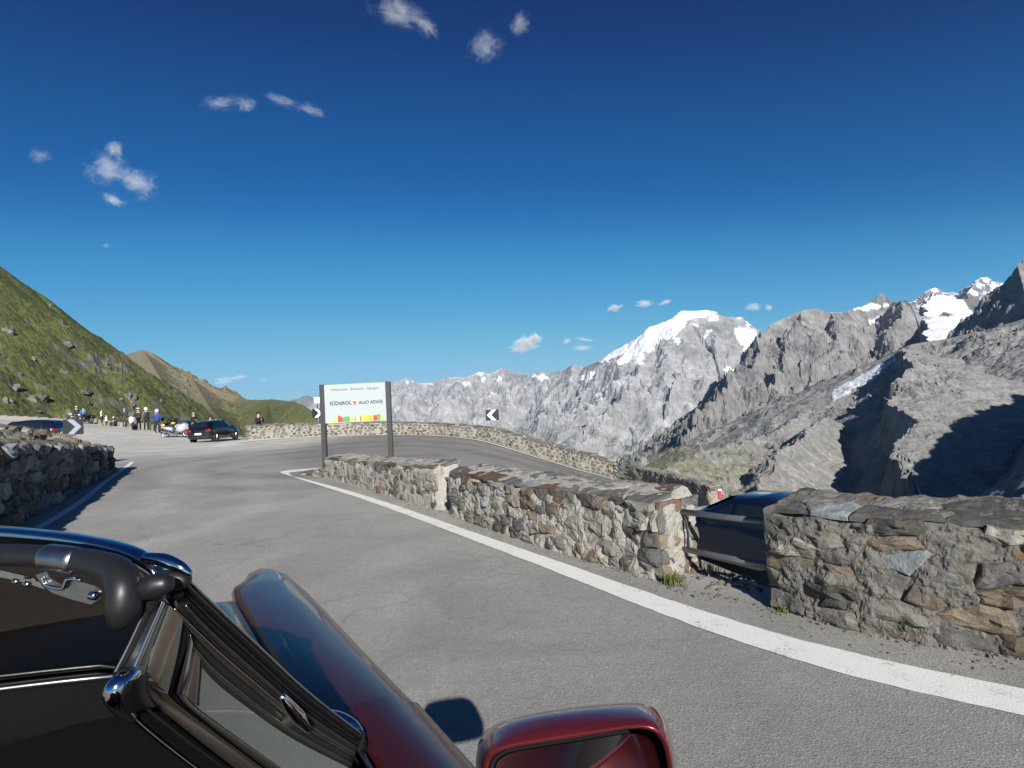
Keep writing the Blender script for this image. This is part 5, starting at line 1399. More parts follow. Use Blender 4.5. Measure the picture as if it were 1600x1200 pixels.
    for f in body.polygons:
        c = np.array(f.center); dd = np.linalg.norm(jp - c, axis=1) / np.array([1.5 if q in ('che', 'wai', 'pel') else 1.0 for q in names])
        f.material_index = zone[names[int(dd.argmin())]]
    link('body', body, None, root)
    hd = Vector(J['hd'])
    if helmet:
        bm = bmesh.new(); bmesh.ops.create_uvsphere(bm, u_segments=16, v_segments=10, radius=.155)
        for v in bm.verts: v.co = Vector((v.co.x * .9, v.co.y * 1.05, v.co.z * (1.0 if v.co.z > 0 else .95))) + hd + Vector((0, .0, .01))
        h = link('helmet', bm_mesh('helmet', bm, True), helmc or M_HELM, root)
        bm = bmesh.new(); V = []
        rings = [[(.142 * math.sin(a), .16 * math.cos(a) + hd.y + .004, hd.z + .01 + z_) for z_ in (-.045, .0, .055)] for a in np.linspace(-1.1, 1.1, 9)]
        quadmesh('visor', rings, M_VISOR, h); bm.free()
    else:
        bm = bmesh.new(); bmesh.ops.create_uvsphere(bm, u_segments=14, v_segments=8, radius=.112)
        for v in list(bm.verts):
            if v.co.z < -.02 and v.co.y > -.03: bm.verts.remove(v)
        for v in bm.verts: v.co = v.co + hd + Vector((0, -.018, .022))
        link('hair', bm_mesh('hair', bm, True), hair, root)
        bm = bmesh.new(); bmesh.ops.create_cone(bm, segments=6, radius1=.018, radius2=.004, depth=.04, matrix=Matrix.Translation(hd + Vector((0, .105, -.005))) @ Matrix.Rotation(-R(90), 4, 'X')); link('nose', bm_mesh('nose', bm, True), M_SKIN, root)
    # fingers: five short chains on each hand
    for n, s in (('l', -1), ('r', 1)):
        bm = bmesh.new(); h = Vector(J['ha' + n]); w = Vector(J['wr' + n]); dv = (h - w).normalized(); sd = dv.cross(Vector((0, 1, 0.3))).normalized()
        for q in range(4):
            b0 = h + sd * (q - 1.5) * .02; tube(bm, [b0, b0 + dv * .035, b0 + dv * (.065 - .008 * abs(q - 1.3)) + Vector((0, .012, 0))], [.010, .009, .007], 5)
        tube(bm, [w + dv * .03 - sd * .03, w + dv * .06 - sd * .05, w + dv * .085 - sd * .048], [.011, .010, .008], 5)
        link('hand', bm_mesh('hand', bm), M_SKIN if not helmet else M_SHOE, root)
    if extra == 'glasses':
        bm = box_bm(.15, .03, .035, hd + Vector((0, .095, .01)), .01); link('sunglasses', bm_mesh('sunglasses', bm), M_VISOR, root)
    if extra == 'pack':
        bm = box_bm(.30, .16, .42, (0, -.2, 1.25), .05); link('backpack', bm_mesh('backpack', bm, True), M_BAG, root)
    return root
toCam = R(-62)
T = lambda a: R(a)
person('person in dark grey clothes standing alone between the orange bike and the adventure bike', 195, 667, 56, T(100), cloth('dark_grey_jacket', (.03, .032, .036)), cloth('grey_trousers', (.045, .047, .05)), hair=M_HAIRG, pose='hip')
person('rider in black and brown leathers with a white helmet behind the adventure motorcycle', 217, 671, 48.5, T(-70), cloth('brown_leather', (.045, .025, .018)), cloth('black_leather', (.012, .012, .012)), helmet=True)
person('rider in a grey jacket and white helmet with a backpack, turned away', 229, 672.5, 48, T(130), cloth('grey_bike_jacket', (.14, .145, .14)), cloth('black_bike_trousers', (.02, .021, .022)), helmet=True, height=1.82, extra='pack')
person('rider in a bright blue jacket and white helmet seen from behind', 246, 678, 45.2, T(95), cloth('blue_bike_jacket', (.018, .05, .22)), cloth('dark_bike_trousers', (.018, .019, .022)), helmet=True, height=1.80, pose='hip')
person('person in a white shirt and dark shorts standing by the parapet', 159, 663.5, 62, T(20), cloth('white_shirt', (.70, .69, .68)), cloth('dark_shorts', (.03, .025, .025)), sleeves=False, shorts=True, pose='fold')
person('person in a white shirt sitting on the low parapet', 167, 664.5, 60, T(40), cloth('white_top', (.72, .71, .70)), cloth('dark_jeans', (.03, .034, .045)), pose='sit', sleeves=False)
person('person in a light blue shirt astride a black motorcycle', 131, 660.5, 62, T(-100), cloth('light_blue_shirt', (.09, .25, .52)), cloth('navy_trousers', (.02, .022, .035)), pose='ride')
person('person in dark clothes and a white helmet beside the light blue rider', 120, 660, 64, T(-60), cloth('charcoal_jacket', (.025, .026, .03)), cloth('charcoal_trousers', (.02, .02, .024)), helmet=True)
person('person in a black jacket and grey trousers between silver motorcycle and hatchback', 303, 675, 45, T(-20), cloth('black_jacket', (.018, .018, .02)), cloth('pale_grey_trousers', (.16, .16, .16)), hair=M_HAIRG, pose='fold')
person('person in a red jacket, only head and shoulders showing above the black hatchback', 329, 677, 44, T(60), cloth('red_jacket', (.50, .03, .03)), cloth('dark_trousers_b', (.03, .03, .03)), hair=M_HAIRD, height=1.5)
person('dark haired person showing just above the roof of the black hatchback', 338, 678, 43, T(80), cloth('brown_top', (.05, .04, .035)), cloth('dark_trousers_c', (.03, .03, .03)), height=1.45)
_mp = U(404, 664, 33)
person('man in sunglasses and a black jacket holding a camera behind the curved parapet', 404, 664, 33, T(-25), cloth('black_fleece', (.015, .015, .018)), cloth('black_trousers_m', (.015, .015, .018)), pose='camera', extra='glasses', z=U(404, 645, 33).z - 1.72)
_c = thing('camera', 'small black camera held up by the man behind the parapet', 'camera', _mp)
bm = box_bm(.13, .06, .08, (0, 0, 0), .012); link('camera_body', bm_mesh('camera_body', bm), M_PLASTB, _c)
bm = bmesh.new(); lathe(bm, [(.03, 0), (.03, .06), (.001, .061)], 14, 'Y', (0, .03, 0)); link('lens', bm_mesh('lens', bm), M_VISOR, _c)
_c.location = U(404, 645, 33) + Vector((.33 * math.cos(T(-25)), .33 * math.sin(T(-25)), -.33)); _c.rotation_euler = (0, 0, T(-25) - math.pi / 2)
# the ledge outside the parapet that he stands on
bm = box_bm(2.2, 1.2, .6, (0, 0, 0), .1); o = link('ledge_ground', bm_mesh('ledge_ground', bm), M_VERGE, None, (_mp.x, _mp.y, U(404, 645, 33).z - 1.72 - .3), 'structure')
# ============================================================ the open car the picture was taken from
CH = R(31)
own = thing('convertible_car', 'dark red open convertible with chrome windscreen frame, folded roof and red wing mirror', 'car', (0, 0, 0), CH)
Rinv = Matrix.Rotation(-CH, 3, 'Z')
def PT(px, py, d): return Rinv @ U(px, py, d)
def PZ(px, py, z): return Rinv @ G(px, py, z)
P_RED = simple('dark_red_metallic', (.040, .008, .007), .32, .15, .42, .3)
P_RED2 = simple('red_metallic_mirror', (.15, .018, .020), .28, .5, 1.0)
M_CHR = simple('aged_chrome', (.62, .62, .61), .10, 1.0, var=.12, vscale=60)
M_CHRD = simple('dull_steel', (.38, .38, .37), .32, 1.0, var=.3, vscale=90)
M_RUB = simple('black_rubber', (.010, .010, .011), .42, var=.3, vscale=60)
M_VIN = simple('black_vinyl', (.012, .012, .013), .42, spec=.4, var=.3, vscale=120)
M_DASH = simple('black_dash', (.005, .005, .006), .85, spec=.12)
def glass(name, tint, gl=.45):
    m = bpy.data.materials.new(name); m.use_nodes = True; nt = m.node_tree; nt.nodes.clear()
    o = N(nt, 'ShaderNodeOutputMaterial'); a = N(nt, 'ShaderNodeBsdfTransparent'); a.inputs[0].default_value = (*tint, 1)
    g = N(nt, 'ShaderNodeBsdfGlossy'); g.inputs['Roughness'].default_value = .02
    mx = N(nt, 'ShaderNodeMixShader'); fr = N(nt, 'ShaderNodeFresnel'); fr.inputs[0].default_value = 1.5
    ml = N(nt, 'ShaderNodeMath', operation='MULTIPLY'); ml.inputs[1].default_value = gl; nt.links.new(fr.outputs[0], ml.inputs[0]); nt.links.new(ml.outputs[0], mx.inputs[0]); nt.links.new(a.outputs[0], mx.inputs[1]); nt.links.new(g.outputs[0], mx.inputs[2]); nt.links.new(mx.outputs[0], o.inputs[0])
    return m
M_GLS = glass('tinted_glass', (.15, .125, .105), .3); M_GLV = glass('vent_glass', (.42, .47, .44))
def add_diffuse(m, col, k):          # mixes a mottled diffuse colour into the pane
    nt = m.node_tree; out = [n for n in nt.nodes if n.type == 'OUTPUT_MATERIAL'][0]; old = out.inputs[0].links[0].from_socket
    d = N(nt, 'ShaderNodeBsdfDiffuse'); c = mixc(nt, noise(nt, 60, 5, .65, coords(nt, False)), tuple(x * .75 for x in col), col); nt.links.new(c, d.inputs[0])
    mx = N(nt, 'ShaderNodeMixShader'); mx.inputs[0].default_value = k; nt.links.new(old, mx.inputs[1]); nt.links.new(d.outputs[0], mx.inputs[2]); nt.links.new(mx.outputs[0], out.inputs[0])
add_diffuse(M_GLV, (.17, .185, .17), .55)
def tb(name, pts, rpx, mat, prof=None, n=26, seg=14, up=None, smooth=True, parent=None):
    """tube through (px, py, depth) with radius in photo pixels"""
    P = [PT(*p) for p in pts]; rr = rpx if isinstance(rpx, (list, tuple)) else [rpx] * len(P)
    r_ = [k * p[2] / FOC for k, p in zip(rr, pts)]
    S = spline(P, n); u = np.linspace(0, len(P) - 1, n); ri = list(np.interp(u, range(len(P)), r_))
    bm = bmesh.new()
    S2, R2 = list(S), ri
    # rounded ends
    t0 = (S[0] - S[1]).normalized(); t1 = (S[-1] - S[-2]).normalized()
    S2 = [S[0] + t0 * ri[0] * .5, S[0] + t0 * ri[0] * .3] + S2 + [S[-1] + t1 * ri[-1] * .3, S[-1] + t1 * ri[-1] * .5]; R2 = [ri[0] * .45, ri[0] * .85] + ri + [ri[-1] * .85, ri[-1] * .45]
    tube(bm, S2, R2, seg, True, prof, up)
    return link(name, bm_mesh(name, bm, True), mat, parent or own)
def sq(w, h, k=4, n=20):
    return [(w * math.copysign(abs(math.cos(a)) ** (2 / k), math.cos(a)), h * math.copysign(abs(math.sin(a)) ** (2 / k), math.sin(a))) for a in np.linspace(0, 2 * math.pi, n, endpoint=False)]
def body_grid(name, ys, sect, mat, parent=None, smooth=True):
    """sections: function y -> list of (x, z)"""
    S = [[(x, y, z) for x, z in sect(y)] for y in ys]
    me = np_mesh(name, [v for s in S for v in s], grid_faces(len(ys), len(S[0])), smooth)
    nz = sum(p.normal.z * p.area for p in me.polygons)
    if nz < 0: me.flip_normals()
    return link(name, me, mat, parent or own)
# ---- wing
zt = lambda y: float(np.interp(y, [.9, 1.1, 1.5, 1.9, 2.2, 2.4, 2.55, 2.66, 2.74, 2.79], [.945, .94, .925, .912, .90, .886, .862, .822, .762, .62]))
xr = lambda y: float(np.interp(y, [0, 1.0, 1.9, 2.2, 2.4, 2.55, 2.66, 2.74, 2.79], [.445, .445, .445, .442, .436, .422, .396, .358, .315]))
xin = lambda y: float(np.interp(y, [1.0, 1.5, 2.1, 2.3, 2.5, 2.7, 2.79], [.235, .192, .172, .178, .20, .238, .265]))
def wing(y):
    t, xo, xi = zt(y), xr(y), xin(y); c = (xi + xo) / 2; dn = float(ss(2.22, 2.58, y)) * .16
    w = xo - xi
    return [(xi + .01, t - .10 - dn), (xi, t - .02 - dn * .8), (xi + .012, t - .004 - dn * .45), (xi + .25 * w, t + .004 - dn * .08), (xi + .45 * w, t + .004), (xi + .62 * w, t - .004), (xi + .76 * w, t - .02), (xi + .88 * w, t - .055), (xi + .96 * w, t - .11), (xo, t - .20), (xo + .008, t - .33), (xo, t - .45), (xo - .02, t - .58)]
ys = np.concatenate([np.linspace(1.072, 2.3, 36), np.linspace(2.33, 2.79, 22)])
body_grid('front_wing', ys, wing, P_RED)
# ---- bonnet: its rear edge follows the curved windscreen
cowl_y = lambda x: float(np.interp(x, [-1.0, -.75, -.4, -.1, .1, .24], [1.22, 1.42, 1.52, 1.44, 1.27, 1.08]))
crown = lambda x: .045 * (1 - ((x + .40) / .6) ** 2)
def bonnet():
    xs = [xin(1.6) - .004] + list(np.linspace(xin(1.6) - .007, -1.0, 30)); V = []
    for k, x in enumerate(xs):
        row = []
        for u in np.linspace(0, 1, 40):
            y = cowl_y(min(x, .16)) + .05 + (2.6 - cowl_y(min(x, .16)) - .05) * u
            xx = x + (xin(min(y, 2.2)) - xin(1.6)) * ss(-.1, .16, x)
            row.append((float(xx), y, zt(min(y, 2.0)) - .008 + crown(x) - .30 * float(ss(1.98, 2.62, y)) ** 1.3 - (.05 if k == 0 else 0)))
        V += row
    me = np_mesh('bonnet', V, grid_faces(len(xs), 40), True)
    if sum(p.normal.z * p.area for p in me.polygons) < 0: me.flip_normals()
    link('bonnet', me, P_RED, own)
bonnet()
# ---- door with its top rail, rear quarter
def door(y):
    o = float(np.interp(y, [-1.4, -.3, .3, 1.05], [.44, .455, .452, .445]))
    return [(o - .20, .90), (o - .195, .955), (o - .17, .968), (o - .115, .964), (o - .055, .935), (o - .015, .875), (o, .78), (o + .012, .62), (o + .005, .48), (o - .02, .30)]
body_grid('door', np.linspace(.02, 1.054, 24), door, P_RED)
body_grid('door_gap_filler', np.linspace(1.04, 1.085, 3), lambda y: [(x - .012 if k else x, z - .018) for k, (x, z) in enumerate(wing(1.08))], M_RUB)  # filler strip added to darken the open gap between door and wing
body_grid('rear_quarter', np.linspace(-1.5, .008, 24), door, P_RED)
bm = bmesh.new(); tube(bm, [(.236, .935, .972), (.236, .6, .974), (.236, .02, .974)], .007, 8); link('door_top_trim', bm_mesh('door_top_trim', bm), M_CHR, own)
bm = bmesh.new(); tube(bm, [(.218, .93, .962), (.218, .6, .964), (.218, .02, .964)], .010, 8); link('window_seal', bm_mesh('window_seal', bm), M_RUB, own)
# ---- cabin: sill, floor, dashboard, cowl, seats, folded roof (seen only in the mirror and from the side)
def slab(name, sx, sy, sz, c, mat, bev=.02):
    return link(name, bm_mesh(name, box_bm(sx, sy, sz, c, bev), True), mat, own)
slab('cabin_floor', 1.35, 2.9, .04, (-.40, -.2, .26), M_DASH); slab('door_card', .05, 1.05, .60, (.20, .46, .64), M_DASH)
slab('dashboard', 1.14, .62, .14, (-.42, 1.10, .87), M_DASH, .05)
slab('underbody', 1.5, 3.6, .12, (-.40, .8, .24), M_DASH)
def cowl():
    V = []
    for x in np.linspace(.235, -1.0, 26):
        for u in np.linspace(-.42, .06, 10): V.append((x, cowl_y(x) + u * (1 if u > 0 else float(np.interp(x, [-.1, .235], [1, .25]))), .952 + crown(x) * (1 if u > -.1 else .4) - .03 * float(ss(-.02, -.12, u))))
    me = np_mesh('cowl', V, grid_faces(26, 10), True)
    if sum(p.normal.z * p.area for p in me.polygons) < 0: me.flip_normals()
    link('cowl', me, M_DASH, own)
cowl()
for k in range(3):
    bm = bmesh.new(); tube(bm, [(x, cowl_y(x) - .035 + k * .024, .957 + crown(x)) for x in np.linspace(.02, -.95, 24)], .0055, 6); link('cowl_trim', bm_mesh('cowl_trim', bm), M_CHRD if k != 1 else M_RUB, own)
M_LEATH = simple('red_leather', (.42, .15, .155), .45, var=.2, vscale=40)
for x in (-.02, -.80):
    slab('seat_cushion', .48, .50, .16, (x, .12, .42), M_LEATH, .05); slab('seat_back', .48, .16, .62, (x, -.22, .74), M_LEATH, .06); slab('headrest', .26, .10, .17, (x, -.26, 1.11), M_LEATH, .04)
slab('folded_roof', 1.2, .55, .22, (-.40, -.95, .98), M_VIN, .08); slab('rear_deck', 1.5, .7, .5, (-.40, -1.45, .66), P_RED, .1)
for y in (1.9, -.95):
    wheel(own, (.33, y, .30), .30, .18, 1)
    wheel(own, (-1.10, y, .30), .30, .18, -1)
# ---- windscreen frame
HD = lambda px: .68 - .0003 * px
tb('windscreen_header', [(x, y, HD(x)) for x, y in ((-140, 836), (-60, 834), (0, 834), (60, 839), (120, 846), (175, 857), (215, 871), (242, 892), (250, 912))], [14, 14, 14, 14, 14, 14, 14, 12, 8], M_CHR, prof=sq(1.0, .8, 3), n=40)
tb('header_cap', [(228, 872, .60), (258, 876, .595), (282, 886, .592), (297, 897, .592)], [9, 11, 9, 5], M_CHR, n=14)
tb('roof_seal', [(-140, 866, .67), (-60, 866, .655), (0, 867, .64), (60, 869, .625), (110, 873, .61), (150, 881, .595), (182, 893, .58), (194, 918, .565), (192, 950, .56), (186, 972, .56)], [17, 17, 17, 17, 18, 20, 23, 26, 26, 16], M_VIN, n=44, seg=18)
tb('seal_knob', [(222, 922, .572), (243, 915, .570), (262, 912, .570)], [17, 20, 15], M_RUB, n=12, seg=18)
tb('seal_elbow', [(243, 930, .58), (232, 948, .58), (222, 968, .58)], [12, 10, 6], M_RUB, n=10)
# latch on the header
tb('latch_clamp', [(76, 871, .612), (97, 873, .608), (118, 876, .605)], 20.5, M_CHRD, n=8, seg=20)
def plate(name, poly, d, th, mat):
    bm = bmesh.new(); a = [bm.verts.new(PT(x, y, dd)) for x, y, dd in [(p[0], p[1], p[2] if len(p) > 2 else d) for p in poly]]; nrm = (Rinv @ ray(100, 900)).normalized()
    b = [bm.verts.new(v.co + nrm * th) for v in a]; n = len(a)
    bm.faces.new(a); bm.faces.new(b[::-1])
    for i in range(n): bm.faces.new((a[i], b[i], b[(i + 1) % n], a[(i + 1) % n]))
    bmesh.ops.recalc_face_normals(bm, faces=bm.faces); bmesh.ops.bevel(bm, geom=bm.edges[:], offset=.0008, segments=1, affect='EDGES')
    return link(name, bm_mesh(name, bm), mat, own)
plate('latch_plate', [(54, 898), (73, 892), (80, 905), (100, 915), (106, 902), (150, 915), (160, 922), (158, 936), (142, 946), (112, 938), (82, 928), (66, 916)], .60, .006, M_CHRD)
tb('latch_lever', [(66, 903, .597), (72, 914, .597), (98, 919, .597), (106, 905, .597), (126, 906, .597)], 3.2, M_CHR, n=24, seg=8)
tb('latch_screw', [(143, 930, .596), (150, 931, .594)], 7, M_CHR, n=5)
plate('header_strip', [(-60, 889), (0, 890), (50, 901), (72, 914), (70, 922), (40, 912), (0, 903), (-60, 902)], .64, .006, M_CHR)
for x, y in ((22, 908), (40, 912)): tb('header_screw', [(x, y, .632), (x + 5, y + 1, .631)], 4.5, M_CHRD, n=4, seg=8)
# A-pillar and quarter light: flat strips of steel, rubber and chrome stepped beside one another
_pl = np.array([(285, 900, .595), (562, 1150, .87), (190, 1080, .578), (440, 1262, .745), (400, 1003, .712)], float)
_pc = np.linalg.lstsq(np.c_[np.ones(5), _pl[:, 0], _pl[:, 1]], _pl[:, 2], rcond=None)[0]
def PD_(x, y): return float(_pc[0] + _pc[1] * x + _pc[2] * y)
def resamp(L, n=28):
    return [(p.x, p.y) for p in spline([(x, y, 0) for x, y in L], n)]
def stripe(name, A, B, mat, relief=.0, bulge=.002, tilt=0.0, n=28, thick=.012):
    """a solid bar between two photo-pixel edge lines: rounded face, depth behind it"""
    A, B = resamp(A, n), resamp(B, n); V, m = [], 9
    for a, b in zip(A, B):
        row = []
        for q in np.linspace(0, 1, m):
            x, y = a[0] + (b[0] - a[0]) * q, a[1] + (b[1] - a[1]) * q
            e = 1 - abs(2 * q - 1) ** 3
            row.append(PT(x, y, PD_(x, y) - relief - bulge * e + tilt * (q - .5)))
        back = [PT(a[0] + (b[0] - a[0]) * q, a[1] + (b[1] - a[1]) * q, PD_(*a) + thick) for q in (1, 0)]
        V.append(row + back)
    nn = m + 2; F = []
    for i_ in range(n - 1):
        for q in range(nn): F.append((i_ * nn + q, i_ * nn + (q + 1) % nn, (i_ + 1) * nn + (q + 1) % nn, (i_ + 1) * nn + q))
    bm = bmesh.new(); vs = [bm.verts.new(p) for r_ in V for p in r_]
    for f in F: bm.faces.new([vs[q] for q in f]).smooth = True
    bm.faces.new(vs[:nn][::-1]); bm.faces.new(vs[-nn:]); bmesh.ops.recalc_face_normals(bm, faces=bm.faces)
    o = link(name, bm_mesh(name, bm), mat, own)
    for e_i in o.data.edges: pass
    return o
M_TAN = simple('steel_tan_reflection', (.50, .46, .39), .36, 1.0, var=.16, vscale=45)  # tan reflection of road and hill put into the metal colour
M_BLKG = simple('gloss_black_seal_reflection', (.006, .006, .007), .22, spec=.4)
OUT = [(284, 892), (333, 940), (400, 1003), (480, 1078), (566, 1146)]
GL = [(300, 1022), (336, 1063), (386, 1103), (456, 1152), (548, 1200)]
def ln(t): return [(a[0] + (b[0] - a[0]) * t, a[1] + (b[1] - a[1]) * t) for a, b in zip(OUT, GL)]
tb('pillar_head', [(256, 906, .606), (276, 906, .604), (291, 908, .604)], [15, 17, 12], M_RUB, n=10)
tb('pillar_head', [(274, 926, .612), (284, 945, .622), (291, 968, .634)], [14, 14, 12], M_RUB, n=10)
tb('pillar_foot', [(556, 1150, .885), (558, 1170, .89), (548, 1200, .90)], [13, 15, 12], M_RUB, n=10)
stripe('pillar_edge', ln(0), ln(.07), M_CHRD, .002, .003)
stripe('pillar_seal', ln(.07), ln(.22), M_BLKG, .004, .005)
stripe('pillar_trim', ln(.22), ln(.27), M_CHRD, .001, .002)
stripe('pillar_seal', ln(.27), ln(.40), M_BLKG, .003, .005)
stripe('pillar_face', ln(.40), ln(.48), M_CHRD, .004, .003, .004)
stripe('pillar_seal', ln(.48), ln(.57), M_RUB, -.002, .002)
FR = ln(.57); FR[0] = (272, 950); F2 = ln(.69); F2[0] = (287, 975)
stripe('vent_frame', FR, F2, M_TAN, .004, .002, .006)
G2 = ln(.86); G2[0] = (296, 1002)
stripe('vent_gasket', F2, G2, M_RUB, -.003, .003)
stripe('vent_inner_frame', G2, ln(.94), M_TAN, .001, .0015, .004)
stripe('vent_gasket', ln(.94), ln(1.02), M_RUB, -.001, .001)
A0 = [(234, 930), (203, 998), (176, 1052)]; A1 = [(252, 938), (226, 998), (205, 1046)]; A2 = [(264, 944), (243, 1000), (226, 1050)]
A3 = [(286, 968), (277, 1022), (262, 1084)]; A4 = [(297, 990), (288, 1034), (275, 1082)]; A5 = [(304, 1012), (298, 1052), (290, 1088)]; A6 = [(313, 1030), (311, 1064), (307, 1104)]
stripe('vent_frame_side', A0, A1, M_VIN, -.004, .004)
stripe('vent_frame_edge', A1, A2, M_CHR, .006, .006, .008)
stripe('vent_frame', A2, A3, M_TAN, .005, .0015, -.002)
stripe('vent_gasket', A3, A4, M_RUB, -.002, .003)
stripe('vent_inner_frame', A4, A5, M_CHR, .003, .004, .004)
stripe('vent_inner_frame', A5, A6, M_TAN, .001, .001)
B0 = [(196, 1108), (222, 1136), (292, 1192), (360, 1240), (400, 1270)]; B1 = [(214, 1062), (238, 1096), (302, 1150), (372, 1204), (450, 1264)]
B2 = [(262, 1084), (276, 1099), (332, 1142), (402, 1194), (480, 1252)]; B3 = [(275, 1082), (291, 1104), (346, 1145), (416, 1196), (494, 1252)]; B4 = [(290, 1088), (306, 1106), (352, 1140), (420, 1188), (504, 1246)]
stripe('vent_frame_underside', B0, B1, M_BLKG, -.006, .010)  # gloss black stands in for the dark reflection in the chrome
stripe('vent_frame', B1, B2, M_TAN, .005, .002, .004)
stripe('vent_gasket', B2, B3, M_RUB, -.001, .002); stripe('vent_inner_frame', B3, B4, M_TAN, .001, .001)
tb('vent_frame_edge', [(x, y, PD_(x, y) - .004) for x, y in B0], 3.2, M_CHR, n=24, seg=8)
tb('vent_corner', [(216, 1050, PD_(216, 1050) - .008), (196, 1062, PD_(196, 1062) - .012), (180, 1082, PD_(180, 1082) - .010), (190, 1106, PD_(190, 1106) - .004), (206, 1122, PD_(206, 1122))], [11, 17, 18, 13, 8], M_CHR, n=22, seg=20)
stripe('vent_corner_socket', [(196, 1066), (190, 1090), (200, 1116)], [(232, 1056), (234, 1082), (246, 1104)], M_BLKG, .024, .004, n=12)
_va, _vb = resamp(ln(1.0), 14), resamp([(307, 1104), (330, 1126), (375, 1157), (440, 1205), (520, 1256)], 14)
quadmesh('vent_glass', [[tuple(PT(a[0] + (b[0] - a[0]) * q, a[1] + (b[1] - a[1]) * q, PD_(a[0], a[1]) * (1 - q) + PD_(*b) * q + .003)) for q in np.linspace(0, 1, 5)] for a, b in zip(_va, _vb)], M_GLV, own)
# windscreen glass: header down to the cowl
def screen():
    top = spline([PT(x, y + 10, HD(x) + .006) for x, y in ((-260, 836), (-140, 836), (0, 836), (120, 848), (200, 868), (262, 915))], 22)
    bot = [Vector((x, cowl_y(x) - .01, .955 + crown(x))) for x in np.linspace(-1.0, .215, 22)]
    rings = [[tuple(a + (b - a) * k) for k in np.linspace(0, 1, 8)] for a, b in zip(top, bot)]
    quadmesh('windscreen_glass', rings, M_GLS, own)
screen()
o_ = tb('vent_catch', [(441, 1088, PD_(441, 1088) - .03), (452, 1103, PD_(452, 1103) - .032), (466, 1120, PD_(466, 1120) - .03), (483, 1142, PD_(483, 1142) - .024)], [5, 9, 11, 4], M_CHR, n=20, seg=16)
tb('vent_catch_stem', [(448, 1126, PD_(448, 1126) - .004), (466, 1120, PD_(466, 1120) - .026)], [9, 8], M_CHRD, n=6, parent=own)
# ---- mirror foot and wing mirror
tb('mirror_foot', [(512, 1114, .965), (532, 1121, .955), (552, 1133, .945), (563, 1146, .94)], [5, 8, 8, 6], M_CHR, n=14)
def mirror():
    rim = [(752, 1222), (758, 1190), (772, 1175), (800, 1165.5), (850, 1157.5), (900, 1149.5), (950, 1141.5), (985, 1136), (1010, 1135.5), (1030, 1143), (1043, 1162), (1051, 1200), (1052, 1240), (1035, 1275), (990, 1290), (900, 1300), (820, 1303), (770, 1285)]
    out = [(744, 1222), (744, 1180), (752, 1152), (775, 1130), (812, 1118), (860, 1109), (920, 1101), (970, 1097), (1003, 1098), (1028, 1109), (1046, 1138), (1058, 1190), (1060, 1240), (1043, 1285), (1000, 1305), (900, 1318), (815, 1320), (757, 1300)]
    def rs(P, n=72):
        q = np.array(P + P[:1], float); d = np.r_[0, np.cumsum(np.hypot(*np.diff(q, axis=0).T))]; S = spline([(x, y, 0) for x, y in q], n + 1)[:-1]
        return np.array([(v.x, v.y) for v in S])
    r0, r1 = rs(rim), rs(out); c = r0.mean(0)
    loops = []
    def add(pts, d): loops.append([PT(x, y, dd) for (x, y), dd in zip(pts, np.broadcast_to(d, (len(pts),)))])
    # the glass side leans with the car: its outer end is a little closer
    dep = lambda P, d: d - (P[:, 0] - 900) / 160 * .03 + (P[:, 1] - 1200) / 100 * .02
    inn = c + (r0 - c) * .955
    add(c + (r0 - c) * .94, .758 + (r0[:, 0] - 900) / 160 * .010 + (r0[:, 1] - 1200) / 100 * .012); add(inn, dep(r0, .700)); add(c + (r0 - c) * .985, dep(r0, .694)); add(r0 + (r1 - r0) * .10, dep(r0, .697))
    add(r0 + (r1 - r0) * .38, dep(r0, .712)); add(r0 + (r1 - r0) * .72, dep(r0, .735)); add(r0 + (r1 - r0) * .95, dep(r0, .76)); add(r1, dep(r0, .785))
    add(c + (r1 - c) * .93, dep(r0, .82)); add(c + (r1 - c) * .72, dep(r0, .85)); add(c + (r1 - c) * .3, dep(r0, .865))
    F = []; n = len(r0); V = [v for l in loops for v in l]
    for i in range(len(loops) - 1):
        for k in range(n): F.append((i * n + k, i * n + (k + 1) % n, (i + 1) * n + (k + 1) % n, (i + 1) * n + k))
    me = np_mesh('mirror_housing', [tuple(v) for v in V], F, True); bm = bmesh.new(); bm.from_mesh(me); bmesh.ops.recalc_face_normals(bm, faces=bm.faces); bm.to_mesh(me); bm.free()
    h = link('wing_mirror', me, P_RED2, own)
    # glass set into the housing and its black surround
    g = [PT(x, y, dd) for (x, y), dd in zip(c + (r0 - c) * .935, .752 + (r0[:, 0] - 900) / 160 * .010 + (r0[:, 1] - 1200) / 100 * .012)]; ce = sum(g, Vector()) / len(g)
    # flatten onto the driver-facing plane
    nm = (g[0] - ce).cross(g[18] - ce).normalized()
    bm = bmesh.new(); bm.faces.new([bm.verts.new(v) for v in g]); link('mirror_surround', bm_mesh('mirror_surround', bm), M_RUB, h)
    c2 = c + (-2, 3); g = [PT(x, y, dd) for (x, y), dd in zip(c2 + (r0 - c) * .875, .742 + (r0[:, 0] - 900) / 160 * .010 + (r0[:, 1] - 1200) / 100 * .012)]
    bm = bmesh.new(); bm.faces.new([bm.verts.new(v) for v in g]); me = bm_mesh('mirror_glass', bm); link('mirror_glass', me, simple('mirror_silver', (.88, .90, .92), .015, 1.0), h)
    # arm down to the door
    a = PT(790, 1290, .77); bm = bmesh.new(); tube(bm, [a, (a.x - .02, a.y + .02, .97), (.38, a.y + .05, .93)], [.035, .032, .04], 12); link('mirror_arm', bm_mesh('mirror_arm', bm, True), P_RED2, h)
mirror()
